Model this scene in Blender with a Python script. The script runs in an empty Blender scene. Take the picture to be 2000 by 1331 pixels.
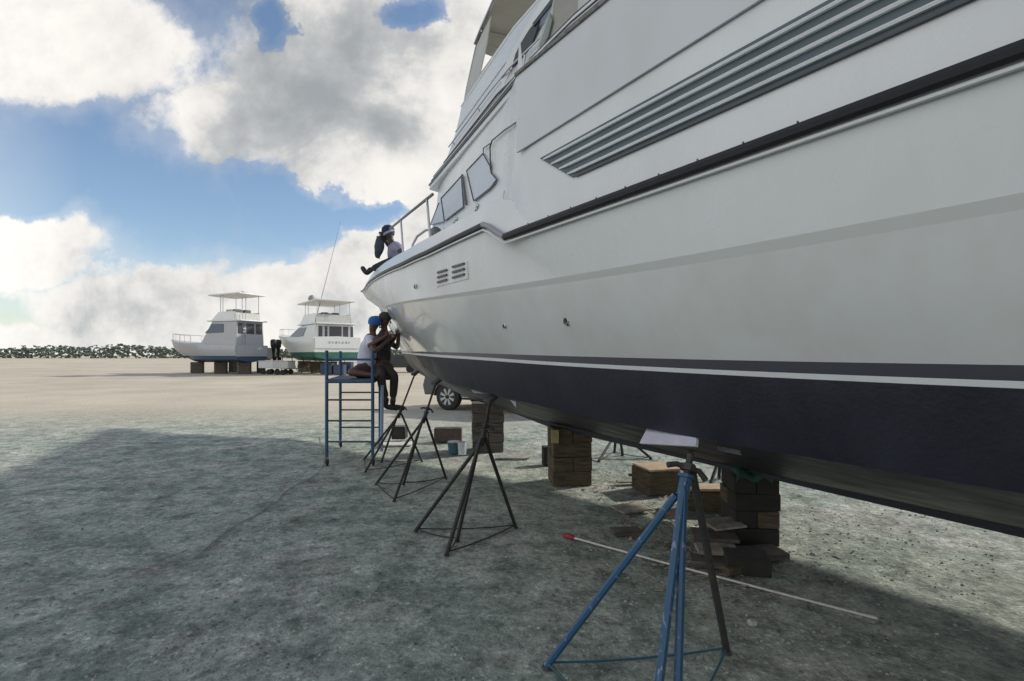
import bpy, math, random
from math import radians, sin, cos, pi, sqrt
from mathutils import Vector, Matrix, noise
random.seed(7)
S = bpy.context.scene
COL = S.collection

# ------------------------------------------------------------------ camera
EYE = 1.6
cam_d = bpy.data.cameras.new('camera'); cam = bpy.data.objects.new('camera', cam_d); COL.objects.link(cam)
cam.location = (0, 0, EYE); cam.rotation_euler = (radians(90), 0, 0)
cam_d.sensor_width = 36; cam_d.lens = 18; cam_d.shift_y = 0.01375
cam_d.clip_start = .05; cam_d.clip_end = 5000
S.camera = cam

# hull frame: U points to the bow, M from port to starboard, K0 lies on the keel line
U = Vector((-.545, .8385, 0)); M = Vector((.8385, .545, 0)); KEEL = 4.04

# ------------------------------------------------------------------ light
SUN_EL = 31.5
sdir2 = (M - U * .14).normalized()
SUN_AZ = math.atan2(sdir2.x, sdir2.y)          # from +Y towards +X
sd = bpy.data.lights.new('sun', 'SUN'); sd.energy = 3.9; sd.angle = radians(2.5); sd.color = (1, .93, .82)
sun = bpy.data.objects.new('sun', sd); COL.objects.link(sun)
to_sun = Vector((sdir2.x * cos(radians(SUN_EL)), sdir2.y * cos(radians(SUN_EL)), sin(radians(SUN_EL))))
sun.rotation_euler = to_sun.to_track_quat('Z', 'Y').to_euler()

S.view_settings.view_transform = 'Standard'; S.view_settings.look = 'None'
S.view_settings.exposure = 0.0; S.view_settings.gamma = 1

W = bpy.data.worlds.new('World'); S.world = W; W.use_nodes = True
nt = W.node_tree; nt.nodes.clear()
def N(t, **k):
    n = nt.nodes.new(t)
    for a, b in k.items(): setattr(n, a, b)
    return n
def val(x):
    return x
def mth(op, a, b=None, c=None, clamp=False):
    n = N('ShaderNodeMath', operation=op); n.use_clamp = clamp
    for i, v in enumerate((a, b, c)):
        if v is None: continue
        if isinstance(v, (int, float)): n.inputs[i].default_value = v
        else: nt.links.new(v, n.inputs[i])
    return n.outputs[0]
def build_world():
    sky = N('ShaderNodeTexSky', sky_type='NISHITA'); sky.sun_disc = False
    sky.sun_elevation = radians(SUN_EL); sky.sun_rotation = SUN_AZ
    sky.air_density = 1.0; sky.dust_density = .6; sky.ozone_density = 1.6
    tc = N('ShaderNodeTexCoord'); sp = N('ShaderNodeSeparateXYZ'); nt.links.new(tc.outputs['Generated'], sp.inputs[0])
    ay = mth('MAXIMUM', mth('ABSOLUTE', sp.outputs['Y']), .12)
    u = mth('DIVIDE', sp.outputs['X'], ay); v = mth('DIVIDE', sp.outputs['Z'], ay)
    u0, v0 = u, v
    cb = N('ShaderNodeCombineXYZ'); nt.links.new(u, cb.inputs[0]); nt.links.new(v, cb.inputs[1])
    def noi(scale, det=8, rough=.55, off=0, stretch=(1, 1, 1), dist=0):
        mp = N('ShaderNodeMapping'); mp.inputs['Location'].default_value = (off, off * .7, off * .3)
        mp.inputs['Scale'].default_value = stretch
        nt.links.new(cb.outputs[0], mp.inputs[0])
        n = N('ShaderNodeTexNoise'); n.inputs['Scale'].default_value = scale; n.inputs['Detail'].default_value = det
        n.inputs['Roughness'].default_value = rough; n.inputs['Distortion'].default_value = dist
        nt.links.new(mp.outputs[0], n.inputs['Vector'])
        return n.outputs['Fac']
    wa = mth('SUBTRACT', noi(5, 7, .6, 21.3), .5); wb_ = mth('SUBTRACT', noi(5, 7, .6, 37.9), .5)
    u = mth('ADD', u0, mth('MULTIPLY', wa, .26)); v = mth('ADD', v0, mth('MULTIPLY', wb_, .20))
    def blob(cu, cv, ru, rv, ang=0):
        c, s = cos(radians(ang)), sin(radians(ang))
        du = mth('SUBTRACT', u, cu); dv = mth('SUBTRACT', v, cv)
        a = mth('ADD', mth('MULTIPLY', du, c / ru), mth('MULTIPLY', dv, s / ru))
        b = mth('ADD', mth('MULTIPLY', du, -s / rv), mth('MULTIPLY', dv, c / rv))
        r = mth('ADD', mth('MULTIPLY', a, a), mth('MULTIPLY', b, b))
        return mth('SUBTRACT', 1.0, mth('SQRT', r))
    def mx(*l):
        o = l[0]
        for x in l[1:]: o = mth('MAXIMUM', o, x)
        return o
    up = mx(blob(-.33, .56, .30, .24), blob(-.16, .44, .24, .19, -20), blob(-.50, .47, .24, .10),
            blob(-.30, .40, .30, .10, -22), blob(-.21, .335, .17, .075, -16), blob(0, .62, .3, .3), blob(.5, .75, .5, .5),
            blob(-.9, .60, .3, .13), blob(.9, .45, .5, .25))
    lo = mx(blob(-.485, .10, .10, .085), blob(-.43, .05, .16, .10), blob(-.34, .135, .11, .10), blob(-.27, .175, .10, .08), blob(-.2, .235, .09, .08),
            blob(-.26, .06, .22, .14), blob(-.44, .17, .07, .03), blob(-.14, .28, .12, .09), blob(-.75, .10, .22, .09), blob(-1.0, .2, .2, .07),
            blob(-.1, .0, 2.5, .075), blob(.5, .2, .5, .3))
    hole = mx(blob(-.475, .635, .055, .07), blob(-.19, .68, .10, .05), blob(-.42, .30, .17, .07, -20), blob(-.26, .262, .10, .035, -20))
    n1 = noi(3.2, 10, .56, 3.1, dist=.25); n2 = noi(9, 8, .6, 8.2)
    amp = mth('ADD', mth('MULTIPLY', mth('SUBTRACT', n1, .5), 1.25), mth('MULTIPLY', mth('SUBTRACT', n2, .5), .55))
    base = mx(up, lo)
    base = mth('SUBTRACT', base, mth('MULTIPLY', mth('MAXIMUM', hole, 0), 1.15))
    dens = mth('ADD', mth('MINIMUM', base, .5), amp)
    mr = N('ShaderNodeMapRange', interpolation_type='SMOOTHSTEP'); mr.inputs['From Min'].default_value = -.10; mr.inputs['From Max'].default_value = .24
    nt.links.new(dens, mr.inputs[0])
    # thin veil around the clouds
    mv = N('ShaderNodeMapRange', interpolation_type='SMOOTHSTEP'); mv.inputs['From Min'].default_value = -.5; mv.inputs['From Max'].default_value = .2
    mv.inputs['To Max'].default_value = .30
    nt.links.new(dens, mv.inputs[0])
    cov = mth('MAXIMUM', mr.outputs[0], mv.outputs[0])
    # cloud body shade: grey thick middles, bright thin rims towards the sun
    grey = mx(blob(-.42, .53, .26, .22), blob(-.27, .455, .24, .09, -14), blob(-.30, .62, .16, .14), mth('MULTIPLY', blob(-.33, .09, .1, .05), .35))
    n3 = noi(4.6, 9, .55, 14.7, dist=.4); n4 = noi(16, 6, .6, 2.4)
    g = mth('ADD', mth('MULTIPLY', mth('MAXIMUM', grey, 0), 1.15), mth('ADD', mth('MULTIPLY', mth('SUBTRACT', n3, .5), 2.6), mth('MULTIPLY', mth('SUBTRACT', n4, .5), 1.1)))
    mg = N('ShaderNodeMapRange', interpolation_type='SMOOTHSTEP'); mg.inputs['From Min'].default_value = -.55; mg.inputs['From Max'].default_value = 1.45
    nt.links.new(g, mg.inputs[0])
    cr = N('ShaderNodeValToRGB'); e = cr.color_ramp.elements
    e[0].position = 0; e[0].color = (1.0, .97, .92, 1); e[1].position = 1; e[1].color = (.36, .39, .41, 1)
    k = e.new(.3); k.color = (.84, .82, .79, 1); k = e.new(.6); k.color = (.55, .565, .57, 1)
    nt.links.new(mg.outputs[0], cr.inputs[0])
    b1 = N('ShaderNodeBackground'); b2 = N('ShaderNodeBackground'); mix = N('ShaderNodeMixShader'); out = N('ShaderNodeOutputWorld')
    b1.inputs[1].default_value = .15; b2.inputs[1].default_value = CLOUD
    # out-of-view clouds opposite the sun, added brightness and cover to fill the shaded hull
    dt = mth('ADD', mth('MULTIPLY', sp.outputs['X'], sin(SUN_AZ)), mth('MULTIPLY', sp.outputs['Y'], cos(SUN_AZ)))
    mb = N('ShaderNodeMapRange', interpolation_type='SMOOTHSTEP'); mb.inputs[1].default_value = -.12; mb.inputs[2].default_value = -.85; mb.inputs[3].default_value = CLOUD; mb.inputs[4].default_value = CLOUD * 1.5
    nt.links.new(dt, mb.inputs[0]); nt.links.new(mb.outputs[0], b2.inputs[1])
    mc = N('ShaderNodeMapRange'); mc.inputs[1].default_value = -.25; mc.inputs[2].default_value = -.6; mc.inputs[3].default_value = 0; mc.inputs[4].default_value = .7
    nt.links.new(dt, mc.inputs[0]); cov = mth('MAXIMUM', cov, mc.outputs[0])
    nt.links.new(sky.outputs[0], b1.inputs[0]); nt.links.new(cr.outputs[0], b2.inputs[0])
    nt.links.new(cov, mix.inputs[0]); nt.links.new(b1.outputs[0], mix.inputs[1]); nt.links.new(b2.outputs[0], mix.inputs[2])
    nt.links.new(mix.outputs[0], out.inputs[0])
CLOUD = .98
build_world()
W.cycles.sampling_method = 'MANUAL'; W.cycles.sample_map_resolution = 1024

# ------------------------------------------------------------------ materials
MATS = {}
def mat(name, col, rough=.5, metal=0, var=.0, vscale=6, bump=0, bscale=40, col2=None, spec=.5, detail=6, thr=None, coat=0, stretch=None, grime=0, gcol=(.75, .74, .68), trans=0):
    if name in MATS: return MATS[name]
    m = bpy.data.materials.new(name); m.use_nodes = True; t = m.node_tree; b = t.nodes['Principled BSDF']
    b.inputs['Roughness'].default_value = rough; b.inputs['Metallic'].default_value = metal
    b.inputs['Specular IOR Level'].default_value = spec; b.inputs['Coat Weight'].default_value = coat
    b.inputs['Transmission Weight'].default_value = trans
    tc = t.nodes.new('ShaderNodeTexCoord'); mp = t.nodes.new('ShaderNodeMapping'); t.links.new(tc.outputs['Object'], mp.inputs[0])
    if stretch: mp.inputs['Scale'].default_value = stretch
    c2 = col2 or tuple(c * (1 - var) for c in col)
    n = t.nodes.new('ShaderNodeTexNoise'); n.inputs['Scale'].default_value = vscale; n.inputs['Detail'].default_value = detail; n.inputs['Roughness'].default_value = .6
    t.links.new(mp.outputs[0], n.inputs['Vector'])
    r = t.nodes.new('ShaderNodeValToRGB'); a, z = thr or (.35, .65)
    r.color_ramp.elements[0].position = a; r.color_ramp.elements[1].position = z
    r.color_ramp.elements[0].color = (*c2, 1); r.color_ramp.elements[1].color = (*col, 1)
    t.links.new(n.outputs['Fac'], r.inputs[0]); cout = r.outputs[0]
    if grime:
        for sc_, st_, lo_, hi_, k_ in ((1.1, (1, 1, 1), .48, .72, grime), (5, (1, 1, .12), .50, .8, grime * .7), (2.3, (1, 1, .7), .45, .62, grime * .5)):
            mq = t.nodes.new('ShaderNodeMapping'); mq.inputs['Scale'].default_value = st_; mq.inputs['Location'].default_value = (sc_, 3, 1); t.links.new(tc.outputs['Object'], mq.inputs[0])
            nq = t.nodes.new('ShaderNodeTexNoise'); nq.inputs['Scale'].default_value = sc_; nq.inputs['Detail'].default_value = 7; nq.inputs['Roughness'].default_value = .65; t.links.new(mq.outputs[0], nq.inputs['Vector'])
            rq = t.nodes.new('ShaderNodeMapRange'); rq.inputs[1].default_value = lo_; rq.inputs[2].default_value = hi_; rq.inputs[4].default_value = k_; t.links.new(nq.outputs['Fac'], rq.inputs[0])
            mxn = t.nodes.new('ShaderNodeMix'); mxn.data_type = 'RGBA'; mxn.blend_type = 'MULTIPLY'; t.links.new(rq.outputs[0], mxn.inputs[0]); t.links.new(cout, mxn.inputs[6]); mxn.inputs[7].default_value = (*gcol, 1); cout = mxn.outputs[2]
        rr_ = t.nodes.new('ShaderNodeMapRange'); rr_.inputs[1].default_value = .3; rr_.inputs[2].default_value = .7; rr_.inputs[3].default_value = rough * .8; rr_.inputs[4].default_value = rough * 1.5
        t.links.new(nq.outputs['Fac'], rr_.inputs[0]); t.links.new(rr_.outputs[0], b.inputs['Roughness'])
    t.links.new(cout, b.inputs['Base Color'])
    if bump:
        n2 = t.nodes.new('ShaderNodeTexNoise'); n2.inputs['Scale'].default_value = bscale; n2.inputs['Detail'].default_value = 5
        t.links.new(mp.outputs[0], n2.inputs['Vector'])
        bp = t.nodes.new('ShaderNodeBump'); bp.inputs['Strength'].default_value = bump; bp.inputs['Distance'].default_value = .01
        t.links.new(n2.outputs['Fac'], bp.inputs['Height']); t.links.new(bp.outputs[0], b.inputs['Normal'])
    MATS[name] = m; return m

gel = mat('gelcoat', (.73, .75, .765), .26, var=.07, vscale=.9, bump=.06, bscale=1.6, detail=3, grime=.22)
gel_hull = mat('gelcoat_hull', (.72, .735, .735), .14, var=.07, vscale=.7, bump=.10, bscale=1.1, detail=3, grime=.32, coat=.4)
gel_low = mat('gelcoat_band', (.66, .68, .67), .3, var=.06, vscale=1)
panelm = mat('panel_paint', (.64, .66, .69), .4, var=.05, vscale=.8, grime=.15)
antifoul = mat('antifouling', (.010, .011, .020), .42, col2=(.014, .015, .027), vscale=2.2, bump=.2, bscale=60, grime=.45, gcol=(2.2, 2.2, 2.0))
navy = mat('navy_stripe', (.012, .015, .035), .3, var=.3, vscale=9)
whitestripe = mat('white_stripe', (.82, .84, .86), .4, var=.08)
rubber = mat('black_rubber', (.013, .014, .018), .45, var=.3, vscale=20)
louvre = mat('louvre_backing', (.085, .118, .138), .5, var=.3, vscale=3)
shade_cloth = mat('window_cover', (.56, .61, .67), .5, var=.06, vscale=3)
frame_dark = mat('window_seal', (.05, .055, .065), .4)
tint = mat('tinted_glass', (.035, .045, .055), .35, spec=.3)
canvas = mat('canvas', (.50, .50, .48), .8, var=.12, vscale=5, bump=.25, bscale=12)
canvas_b = mat('canvas_beige', (.43, .41, .35), .85, var=.10, vscale=4, bump=.2, bscale=9)
pinkw = mat('cover_cloth', (.62, .58, .60), .8, var=.08, vscale=8, bump=.4, bscale=10)
steel = mat('stainless', (.45, .46, .47), .28, metal=.9, var=.1)
steel_dark = mat('dull_steel', (.16, .165, .17), .45, metal=.6, var=.2)
bluep = mat('blue_paint', (.020, .078, .160), .45, col2=(.20, .22, .34), vscale=38, thr=(.335, .40), stretch=(1, 1, .5), bump=.3, bscale=60)
bluelt = mat('blue_paint_chipped', (.035, .10, .30), .5, col2=(.30, .33, .50), vscale=17, thr=(.33, .42), bump=.3, bscale=60)
rustp = mat('old_steel_paint', (.016, .017, .018), .6, col2=(.055, .038, .03), vscale=22, thr=(.30, .48), bump=.4, bscale=70)
scafm = mat('scaffold_blue', (.02, .085, .16), .5, col2=(.03, .035, .08), vscale=11, thr=(.3, .5), bump=.2, bscale=60)
scafd = mat('scaffold_rung', (.03, .07, .10), .5, var=.4, vscale=10)
wood_d = mat('dark_timber', (.125, .095, .055), .85, col2=(.045, .036, .024), vscale=7, stretch=(1, 1, 6), bump=.6, bscale=30)
wood_g = mat('grey_timber', (.135, .118, .10), .85, col2=(.055, .048, .042), vscale=7, stretch=(1, 1, 6), bump=.6, bscale=30)
wood_l = mat('light_timber', (.50, .38, .26), .8, var=.3, vscale=9, bump=.4, bscale=30)
ply = mat('weathered_plywood', (.36, .33, .27), .85, col2=(.17, .15, .12), vscale=8, bump=.5, bscale=30)
padm = mat('pad_paint', (.56, .57, .66), .6, var=.15, vscale=12, bump=.3)
tyre = mat('tyre_rubber', (.02, .02, .022), .8, var=.3)
alloy = mat('alloy_rim', (.42, .43, .45), .35, metal=.7, var=.1)
black = mat('black_plastic', (.012, .012, .014), .5, var=.3)
skin_m = mat('dark_skin', (.105, .06, .042), .5, var=.2, vscale=12)
skin_c = mat('brown_skin', (.05, .034, .028), .5, var=.2, vscale=12)
green_m = mat('green_cloth', (.02, .09, .06), .7, col2=(.01, .03, .025), vscale=10, bump=.5)
pole_m = mat('white_pole', (.62, .62, .60), .5, var=.25, vscale=20)
red_m = mat('red_plastic', (.32, .03, .05), .6, var=.3, vscale=20)

# ------------------------------------------------------------------ mesh helpers
class MB:
    def __init__(s): s.v = []; s.f = []
    def add(s, vs, fs):
        o = len(s.v); s.v += [Vector(v) for v in vs]; s.f += [tuple(i + o for i in f) for f in fs]; return s
    def box(s, c, d, rot=None):
        x, y, z = (q / 2 for q in d); c = Vector(c); R = rot if rot is not None else Matrix.Identity(3)
        p = [c + R @ Vector(q) for q in ((-x, -y, -z), (x, -y, -z), (x, y, -z), (-x, y, -z), (-x, -y, z), (x, -y, z), (x, y, z), (-x, y, z))]
        return s.add(p, [(0, 3, 2, 1), (4, 5, 6, 7), (0, 1, 5, 4), (1, 2, 6, 5), (2, 3, 7, 6), (3, 0, 4, 7)])
    def tube(s, path, r, seg=8, cap=True):
        path = [Vector(p) for p in path]; n = len(path); rs = r if isinstance(r, (list, tuple)) else [r] * n
        ref = None; rings = []
        for i, p in enumerate(path):
            d = (path[min(i + 1, n - 1)] - path[max(i - 1, 0)]).normalized()
            if ref is None: ref = d.orthogonal().normalized()
            a = (ref - d * ref.dot(d)); a = a.normalized() if a.length > 1e-5 else d.orthogonal().normalized(); ref = a
            b = d.cross(a)
            rings.append([p + (a * cos(2 * pi * k / seg) + b * sin(2 * pi * k / seg)) * rs[i] for k in range(seg)])
        vs = [q for g in rings for q in g]; fs = []
        for i in range(n - 1):
            for k in range(seg):
                k2 = (k + 1) % seg; fs.append((i * seg + k, i * seg + k2, (i + 1) * seg + k2, (i + 1) * seg + k))
        if cap: fs.append(tuple(range(seg - 1, -1, -1))); fs.append(tuple((n - 1) * seg + k for k in range(seg)))
        return s.add(vs, fs)
    def grid(s, rows, close=False):
        n = len(rows[0]); vs = [p for r in rows for p in r]; fs = []
        for i in range(len(rows) - 1):
            for k in range(n - 1 + (1 if close else 0)):
                k2 = (k + 1) % n
                fs.append((i * n + k, i * n + k2, (i + 1) * n + k2, (i + 1) * n + k))
        return s.add(vs, fs)
    def prism(s, pts, d):
        pts = [Vector(p) for p in pts]; d = Vector(d); n = len(pts)
        return s.add(pts + [p + d for p in pts], [tuple(range(n - 1, -1, -1)), tuple(range(n, 2 * n))] + [(k, (k + 1) % n, n + (k + 1) % n, n + k) for k in range(n)])
    def lathe(s, prof, c, axis=(0, 0, 1), seg=16, cap=True):
        ax = Vector(axis).normalized(); a = ax.orthogonal().normalized(); b = ax.cross(a); c = Vector(c)
        rows = [[c + ax * h + (a * cos(2 * pi * k / seg) + b * sin(2 * pi * k / seg)) * r for k in range(seg)] for r, h in prof]
        s.grid(rows, close=True)
        if not cap: return s
        o = len(s.v) - len(rows) * seg
        s.f.append(tuple(o + k for k in range(seg - 1, -1, -1))); s.f.append(tuple(len(s.v) - seg + k for k in range(seg)))
        return s
    def strip(s, A, B, d):
        """solid ribbon between two polylines, thickened by vector d"""
        d = Vector(d); n = len(A)
        rows = [A, B, [Vector(p) + d for p in B], [Vector(p) + d for p in A]]
        rows = [[Vector(p) for p in r] for r in rows]
        vs = [p for r in rows for p in r]; fs = []
        for j in range(4):
            j2 = (j + 1) % 4
            for i in range(n - 1): fs.append((j * n + i, j2 * n + i, j2 * n + i + 1, j * n + i + 1))
        fs.append((0, n, 2 * n, 3 * n)); fs.append((4 * n - 1, 3 * n - 1, 2 * n - 1, n - 1))
        return s.add(vs, fs)
    def build(s, name, m, parent=None, bevel=0, sharp=35, smooth=True, origin=None, label=None):
        base = Vector((0, 0, 0)); p = parent
        while p is not None: base += p.location; p = p.parent
        if parent is None:
            if origin is not None: base = Vector(origin)
            else:
                xs = [v.x for v in s.v]; ys = [v.y for v in s.v]; zs = [v.z for v in s.v]
                base = Vector(((min(xs) + max(xs)) / 2, (min(ys) + max(ys)) / 2, min(zs)))
        me = bpy.data.meshes.new(name); me.from_pydata([v - base for v in s.v], [], s.f); me.validate()
        import bmesh
        bm = bmesh.new(); bm.from_mesh(me); bmesh.ops.recalc_face_normals(bm, faces=bm.faces); bm.to_mesh(me); bm.free()
        if smooth:
            me.shade_smooth(); me.set_sharp_from_angle(angle=radians(sharp))
        o = bpy.data.objects.new(name, me); COL.objects.link(o)
        for q in (m if isinstance(m, (list, tuple)) else [m]): me.materials.append(q)
        if parent is None: o.location = base
        else: o.parent = parent
        if bevel:
            b = o.modifiers.new('bevel', 'BEVEL'); b.width = bevel; b.segments = 2; b.limit_method = 'ANGLE'
        if label: o['label'] = label
        return o
def tag(o, label=None, cat=None, group=None, kind=None):
    if label: o['label'] = label
    if cat: o['category'] = cat
    if group: o['group'] = group
    if kind: o['kind'] = kind
    return o
def thing(name, label, cat, loc, group=None):
    o = bpy.data.objects.new(name, None); o.empty_display_size = .2; COL.objects.link(o); o.location = loc
    return tag(o, label, cat, group)
def P(px, py, d): return Vector(((px - 1000) / 1000 * d, d, EYE - (py - 693) / 1000 * d))
def G(px, py):
    d = EYE / ((py - 693) / 1000); return Vector(((px - 1000) / 1000 * d, d, 0))
def Bp(s, b, z):
    v = U * s + M * (KEEL - b); return Vector((v.x, v.y, z))
def itp(tab, x):
    X, Y = tab
    if x <= X[0]: return Y[0]
    for i in range(1, len(X)):
        if x <= X[i]:
            t = (x - X[i - 1]) / (X[i] - X[i - 1]); return Y[i - 1] + (Y[i] - Y[i - 1]) * t
    return Y[-1]
def sm(tab, x, w=.35):
    return sum(itp(tab, x + w * k) for k in (-1, -.5, 0, .5, 1)) / 5
def hit(px, py, f, off=0, lo=.6, hi=14):
    """first distance at which the sight line meets the hull-side surface b=f(s,z)"""
    r = Vector(((px - 1000) / 1000, 1, -(py - 693) / 1000)); t = lo; prev = None
    while t < hi:
        q = r * t; s = q.dot(U); b = KEEL - q.dot(M); z = EYE + q.z
        g = b - f(s, z) - off
        if prev is not None and prev > 0 >= g:
            t -= .02 * (0 - g) / (prev - g); q = r * t; break
        prev = g; t += .02
    return Vector((q.x, q.y, EYE + q.z))

# ------------------------------------------------------------------ ground
def nz(x, y, s, k=0): return noise.noise(Vector((x * s, y * s, k)))
def gh(x, y):
    d = math.hypot(x, y)
    f = max(0, 1 - d / 30)
    return f * (.010 * nz(x, y, 1.3) + .006 * nz(x, y, 4.1, 3) + .003 * nz(x, y, 11, 9)) - .006
def make_ground():
    def axis(lo, hi, step):
        a = []; x = lo
        while x <= hi + 1e-6: a.append(x); x += step
        return a
    xs = [-1500, -600, -250, -120, -60, -35, -22, -15, -11] + axis(-8.5, 7.5, .07) + [9, 12, 17, 25, 40, 80, 200, 600, 1500]
    ys = [-400, -60, -20, -6, -2] + axis(0, 14, .07) + [14.6, 15.5, 17, 19, 22, 26, 32, 40, 55, 80, 130, 250, 600, 2500]
    rows = [[Vector((x, y, gh(x, y))) for x in xs] for y in ys]
    m = bpy.data.materials.new('gravel_ground'); m.use_nodes = True; t = m.node_tree; b = t.nodes['Principled BSDF']
    b.inputs['Roughness'].default_value = .95; b.inputs['Specular IOR Level'].default_value = .15
    tc = t.nodes.new('ShaderNodeTexCoord')
    def n(scale, det, rough=.6, w=0):
        q = t.nodes.new('ShaderNodeTexNoise'); q.inputs['Scale'].default_value = scale; q.inputs['Detail'].default_value = det; q.inputs['Roughness'].default_value = rough
        mp = t.nodes.new('ShaderNodeMapping'); mp.inputs['Location'].default_value = (w, w * 1.3, w * .2); t.links.new(tc.outputs['Object'], mp.inputs[0]); t.links.new(mp.outputs[0], q.inputs['Vector']); return q.outputs['Fac']
    def ramp(f, stops):
        r = t.nodes.new('ShaderNodeValToRGB'); el = r.color_ramp.elements
        el[0].position = stops[0][0]; el[0].color = (*stops[0][1], 1); el[1].position = stops[-1][0]; el[1].color = (*stops[-1][1], 1)
        for p, c in stops[1:-1]: k = el.new(p); k.color = (*c, 1)
        t.links.new(f, r.inputs[0]); return r.outputs[0]
    def mixc(kind, f, a, c):
        x = t.nodes.new('ShaderNodeMix'); x.data_type = 'RGBA'; x.blend_type = kind
        if isinstance(f, float): x.inputs[0].default_value = f
        else: t.links.new(f, x.inputs[0])
        t.links.new(a, x.inputs[6]); t.links.new(c, x.inputs[7]); return x.outputs[2]
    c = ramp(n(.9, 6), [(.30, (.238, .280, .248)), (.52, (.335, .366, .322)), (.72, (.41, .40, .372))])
    c = mixc('MULTIPLY', 1.0, c, ramp(n(2.3, 7, .68, 61), [(.32, (.55, .60, .58)), (.48, (.90, .92, .91)), (.66, (1.20, 1.18, 1.19))]))
    c = mixc('MULTIPLY', 1.0, c, ramp(n(5, 8, .7, 4), [(.30, (.45, .46, .46)), (.5, (1, 1, 1)), (.7, (1.35, 1.33, 1.33))]))
    c = mixc('MULTIPLY', 1.0, c, ramp(n(32, 8, .75, 9), [(.30, (.22, .23, .23)), (.43, (.85, .86, .86)), (.58, (1.1, 1.1, 1.1)), (.68, (2.3, 2.3, 2.2))]))
    c = mixc('MULTIPLY', 1.0, c, ramp(n(14, 6, .7, 19), [(.28, (.30, .32, .33)), (.42, (.95, .95, .95)), (.70, (1.3, 1.3, 1.3))]))
    # reddish stained patches and damp spots
    rp = n(1.6, 5, .6, 31)
    rr = t.nodes.new('ShaderNodeMapRange'); rr.inputs[1].default_value = .56; rr.inputs[2].default_value = .70; rr.inputs[4].default_value = .55; t.links.new(rp, rr.inputs[0])
    red = t.nodes.new('ShaderNodeRGB'); red.outputs[0].default_value = (.80, .58, .62, 1)
    c = mixc('MULTIPLY', rr.outputs[0], c, red.outputs[0])
    # cream sand farther off; the blend paints the soft shadow edge into colour
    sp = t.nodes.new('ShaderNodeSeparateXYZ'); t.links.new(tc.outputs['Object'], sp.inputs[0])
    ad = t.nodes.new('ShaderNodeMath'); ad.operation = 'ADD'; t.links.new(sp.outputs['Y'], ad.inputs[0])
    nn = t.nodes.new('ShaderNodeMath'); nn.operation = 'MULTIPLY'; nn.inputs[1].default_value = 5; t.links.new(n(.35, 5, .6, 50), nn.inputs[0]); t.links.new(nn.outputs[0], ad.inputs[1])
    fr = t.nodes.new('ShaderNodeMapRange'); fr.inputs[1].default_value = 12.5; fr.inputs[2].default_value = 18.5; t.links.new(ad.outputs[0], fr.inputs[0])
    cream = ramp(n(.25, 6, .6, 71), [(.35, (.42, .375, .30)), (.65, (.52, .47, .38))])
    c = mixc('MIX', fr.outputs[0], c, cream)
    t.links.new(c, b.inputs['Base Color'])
    bp = t.nodes.new('ShaderNodeBump'); bp.inputs['Strength'].default_value = .8; bp.inputs['Distance'].default_value = .02
    t.links.new(n(38, 8, .7, 9), bp.inputs['Height'])
    bq = t.nodes.new('ShaderNodeBump'); bq.inputs['Strength'].default_value = .6; bq.inputs['Distance'].default_value = .05
    t.links.new(n(7, 6, .6, 4), bq.inputs['Height']); t.links.new(bp.outputs[0], bq.inputs['Normal']); t.links.new(bq.outputs[0], b.inputs['Normal'])
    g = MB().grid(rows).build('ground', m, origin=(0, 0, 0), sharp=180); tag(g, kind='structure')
    # loose stones lying on the sand
    st = MB()
    for i in range(9000):
        y = 1.6 + 9 * random.random() ** 1.7; x = (random.random() * 2.2 - 1.15) * y * .95 - .2
        r = random.choice((.004, .005, .006, .008, .011)) * random.uniform(.7, 1.3)
        if random.random() < .012: r *= 2.2
        c = Vector((x, y, gh(x, y) + r * .25)); a = random.random() * 6.28
        vs = [c + Vector((r * 1.2 * cos(a + k * 1.2566) * random.uniform(.7, 1.1), r * sin(a + k * 1.2566) * random.uniform(.7, 1.1), -r * .3)) for k in range(5)]
        vs += [c + Vector((r * .6 * cos(a + .4 + k * 2.09), r * .6 * sin(a + .4 + k * 2.09), r * random.uniform(.3, .6))) for k in range(3)]
        st.add(vs, [(0, 1, 5), (1, 6, 5), (1, 2, 6), (2, 3, 6), (3, 7, 6), (3, 4, 7), (4, 5, 7), (4, 0, 5), (5, 6, 7)])
    o = st.build('gravel', mat('gravel_stone', (.40, .40, .37), .9, col2=(.10, .11, .11), vscale=9), smooth=False, origin=(0, 3, 0)); tag(o, 'small loose pale and dark stones scattered over the shaded ground', 'gravel', kind='stuff')
make_ground()

# ------------------------------------------------------------------ the big motor yacht
B_SHEER = ([-9, 2.5, 4, 5, 6, 7, 8, 9, 10, 11, 12, 12.8, 13.35], [2.36, 2.36, 2.27, 2.13, 1.95, 1.73, 1.5, 1.24, .97, .7, .41, .235, 0])
Z_SHEER = ([-9, 2.65, 2.95, 4, 5, 6, 7, 8, 9, 10, 11, 12, 13.35], [2.32, 2.32, 2.46, 2.47, 2.52, 2.60, 2.68, 2.76, 2.83, 2.90, 2.99, 3.09, 3.26])
B_KN = ([-9, 1, 3, 5, 7, 8, 9, 10, 11, 12.1], [2.3, 2.3, 2.27, 2.1, 1.62, 1.28, .93, .6, .28, 0])
Z_KN = ([-9, 1, 2, 3, 4, 5, 6, 7, 8, 9, 10, 11, 12.1], [1.98, 2.0, 2.02, 2.05, 2.1, 2.15, 2.22, 2.28, 2.35, 2.42, 2.5, 2.6, 2.73])
B_WL = ([-9, 1, 3, 5, 7, 8, 9, 10, 10.6], [2.1, 2.1, 2.05, 1.8, 1.2, .83, .47, .15, 0])
Z_BT = ([-9, 1, 2.5, 3.6, 5.6, 10.7], [1.555, 1.572, 1.591, 1.611, 1.636, 1.668])
Z_WT = ([-9, 1, 2.5, 3.6, 5.6, 10.7], [1.510, 1.528, 1.551, 1.579, 1.611, 1.648])
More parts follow.
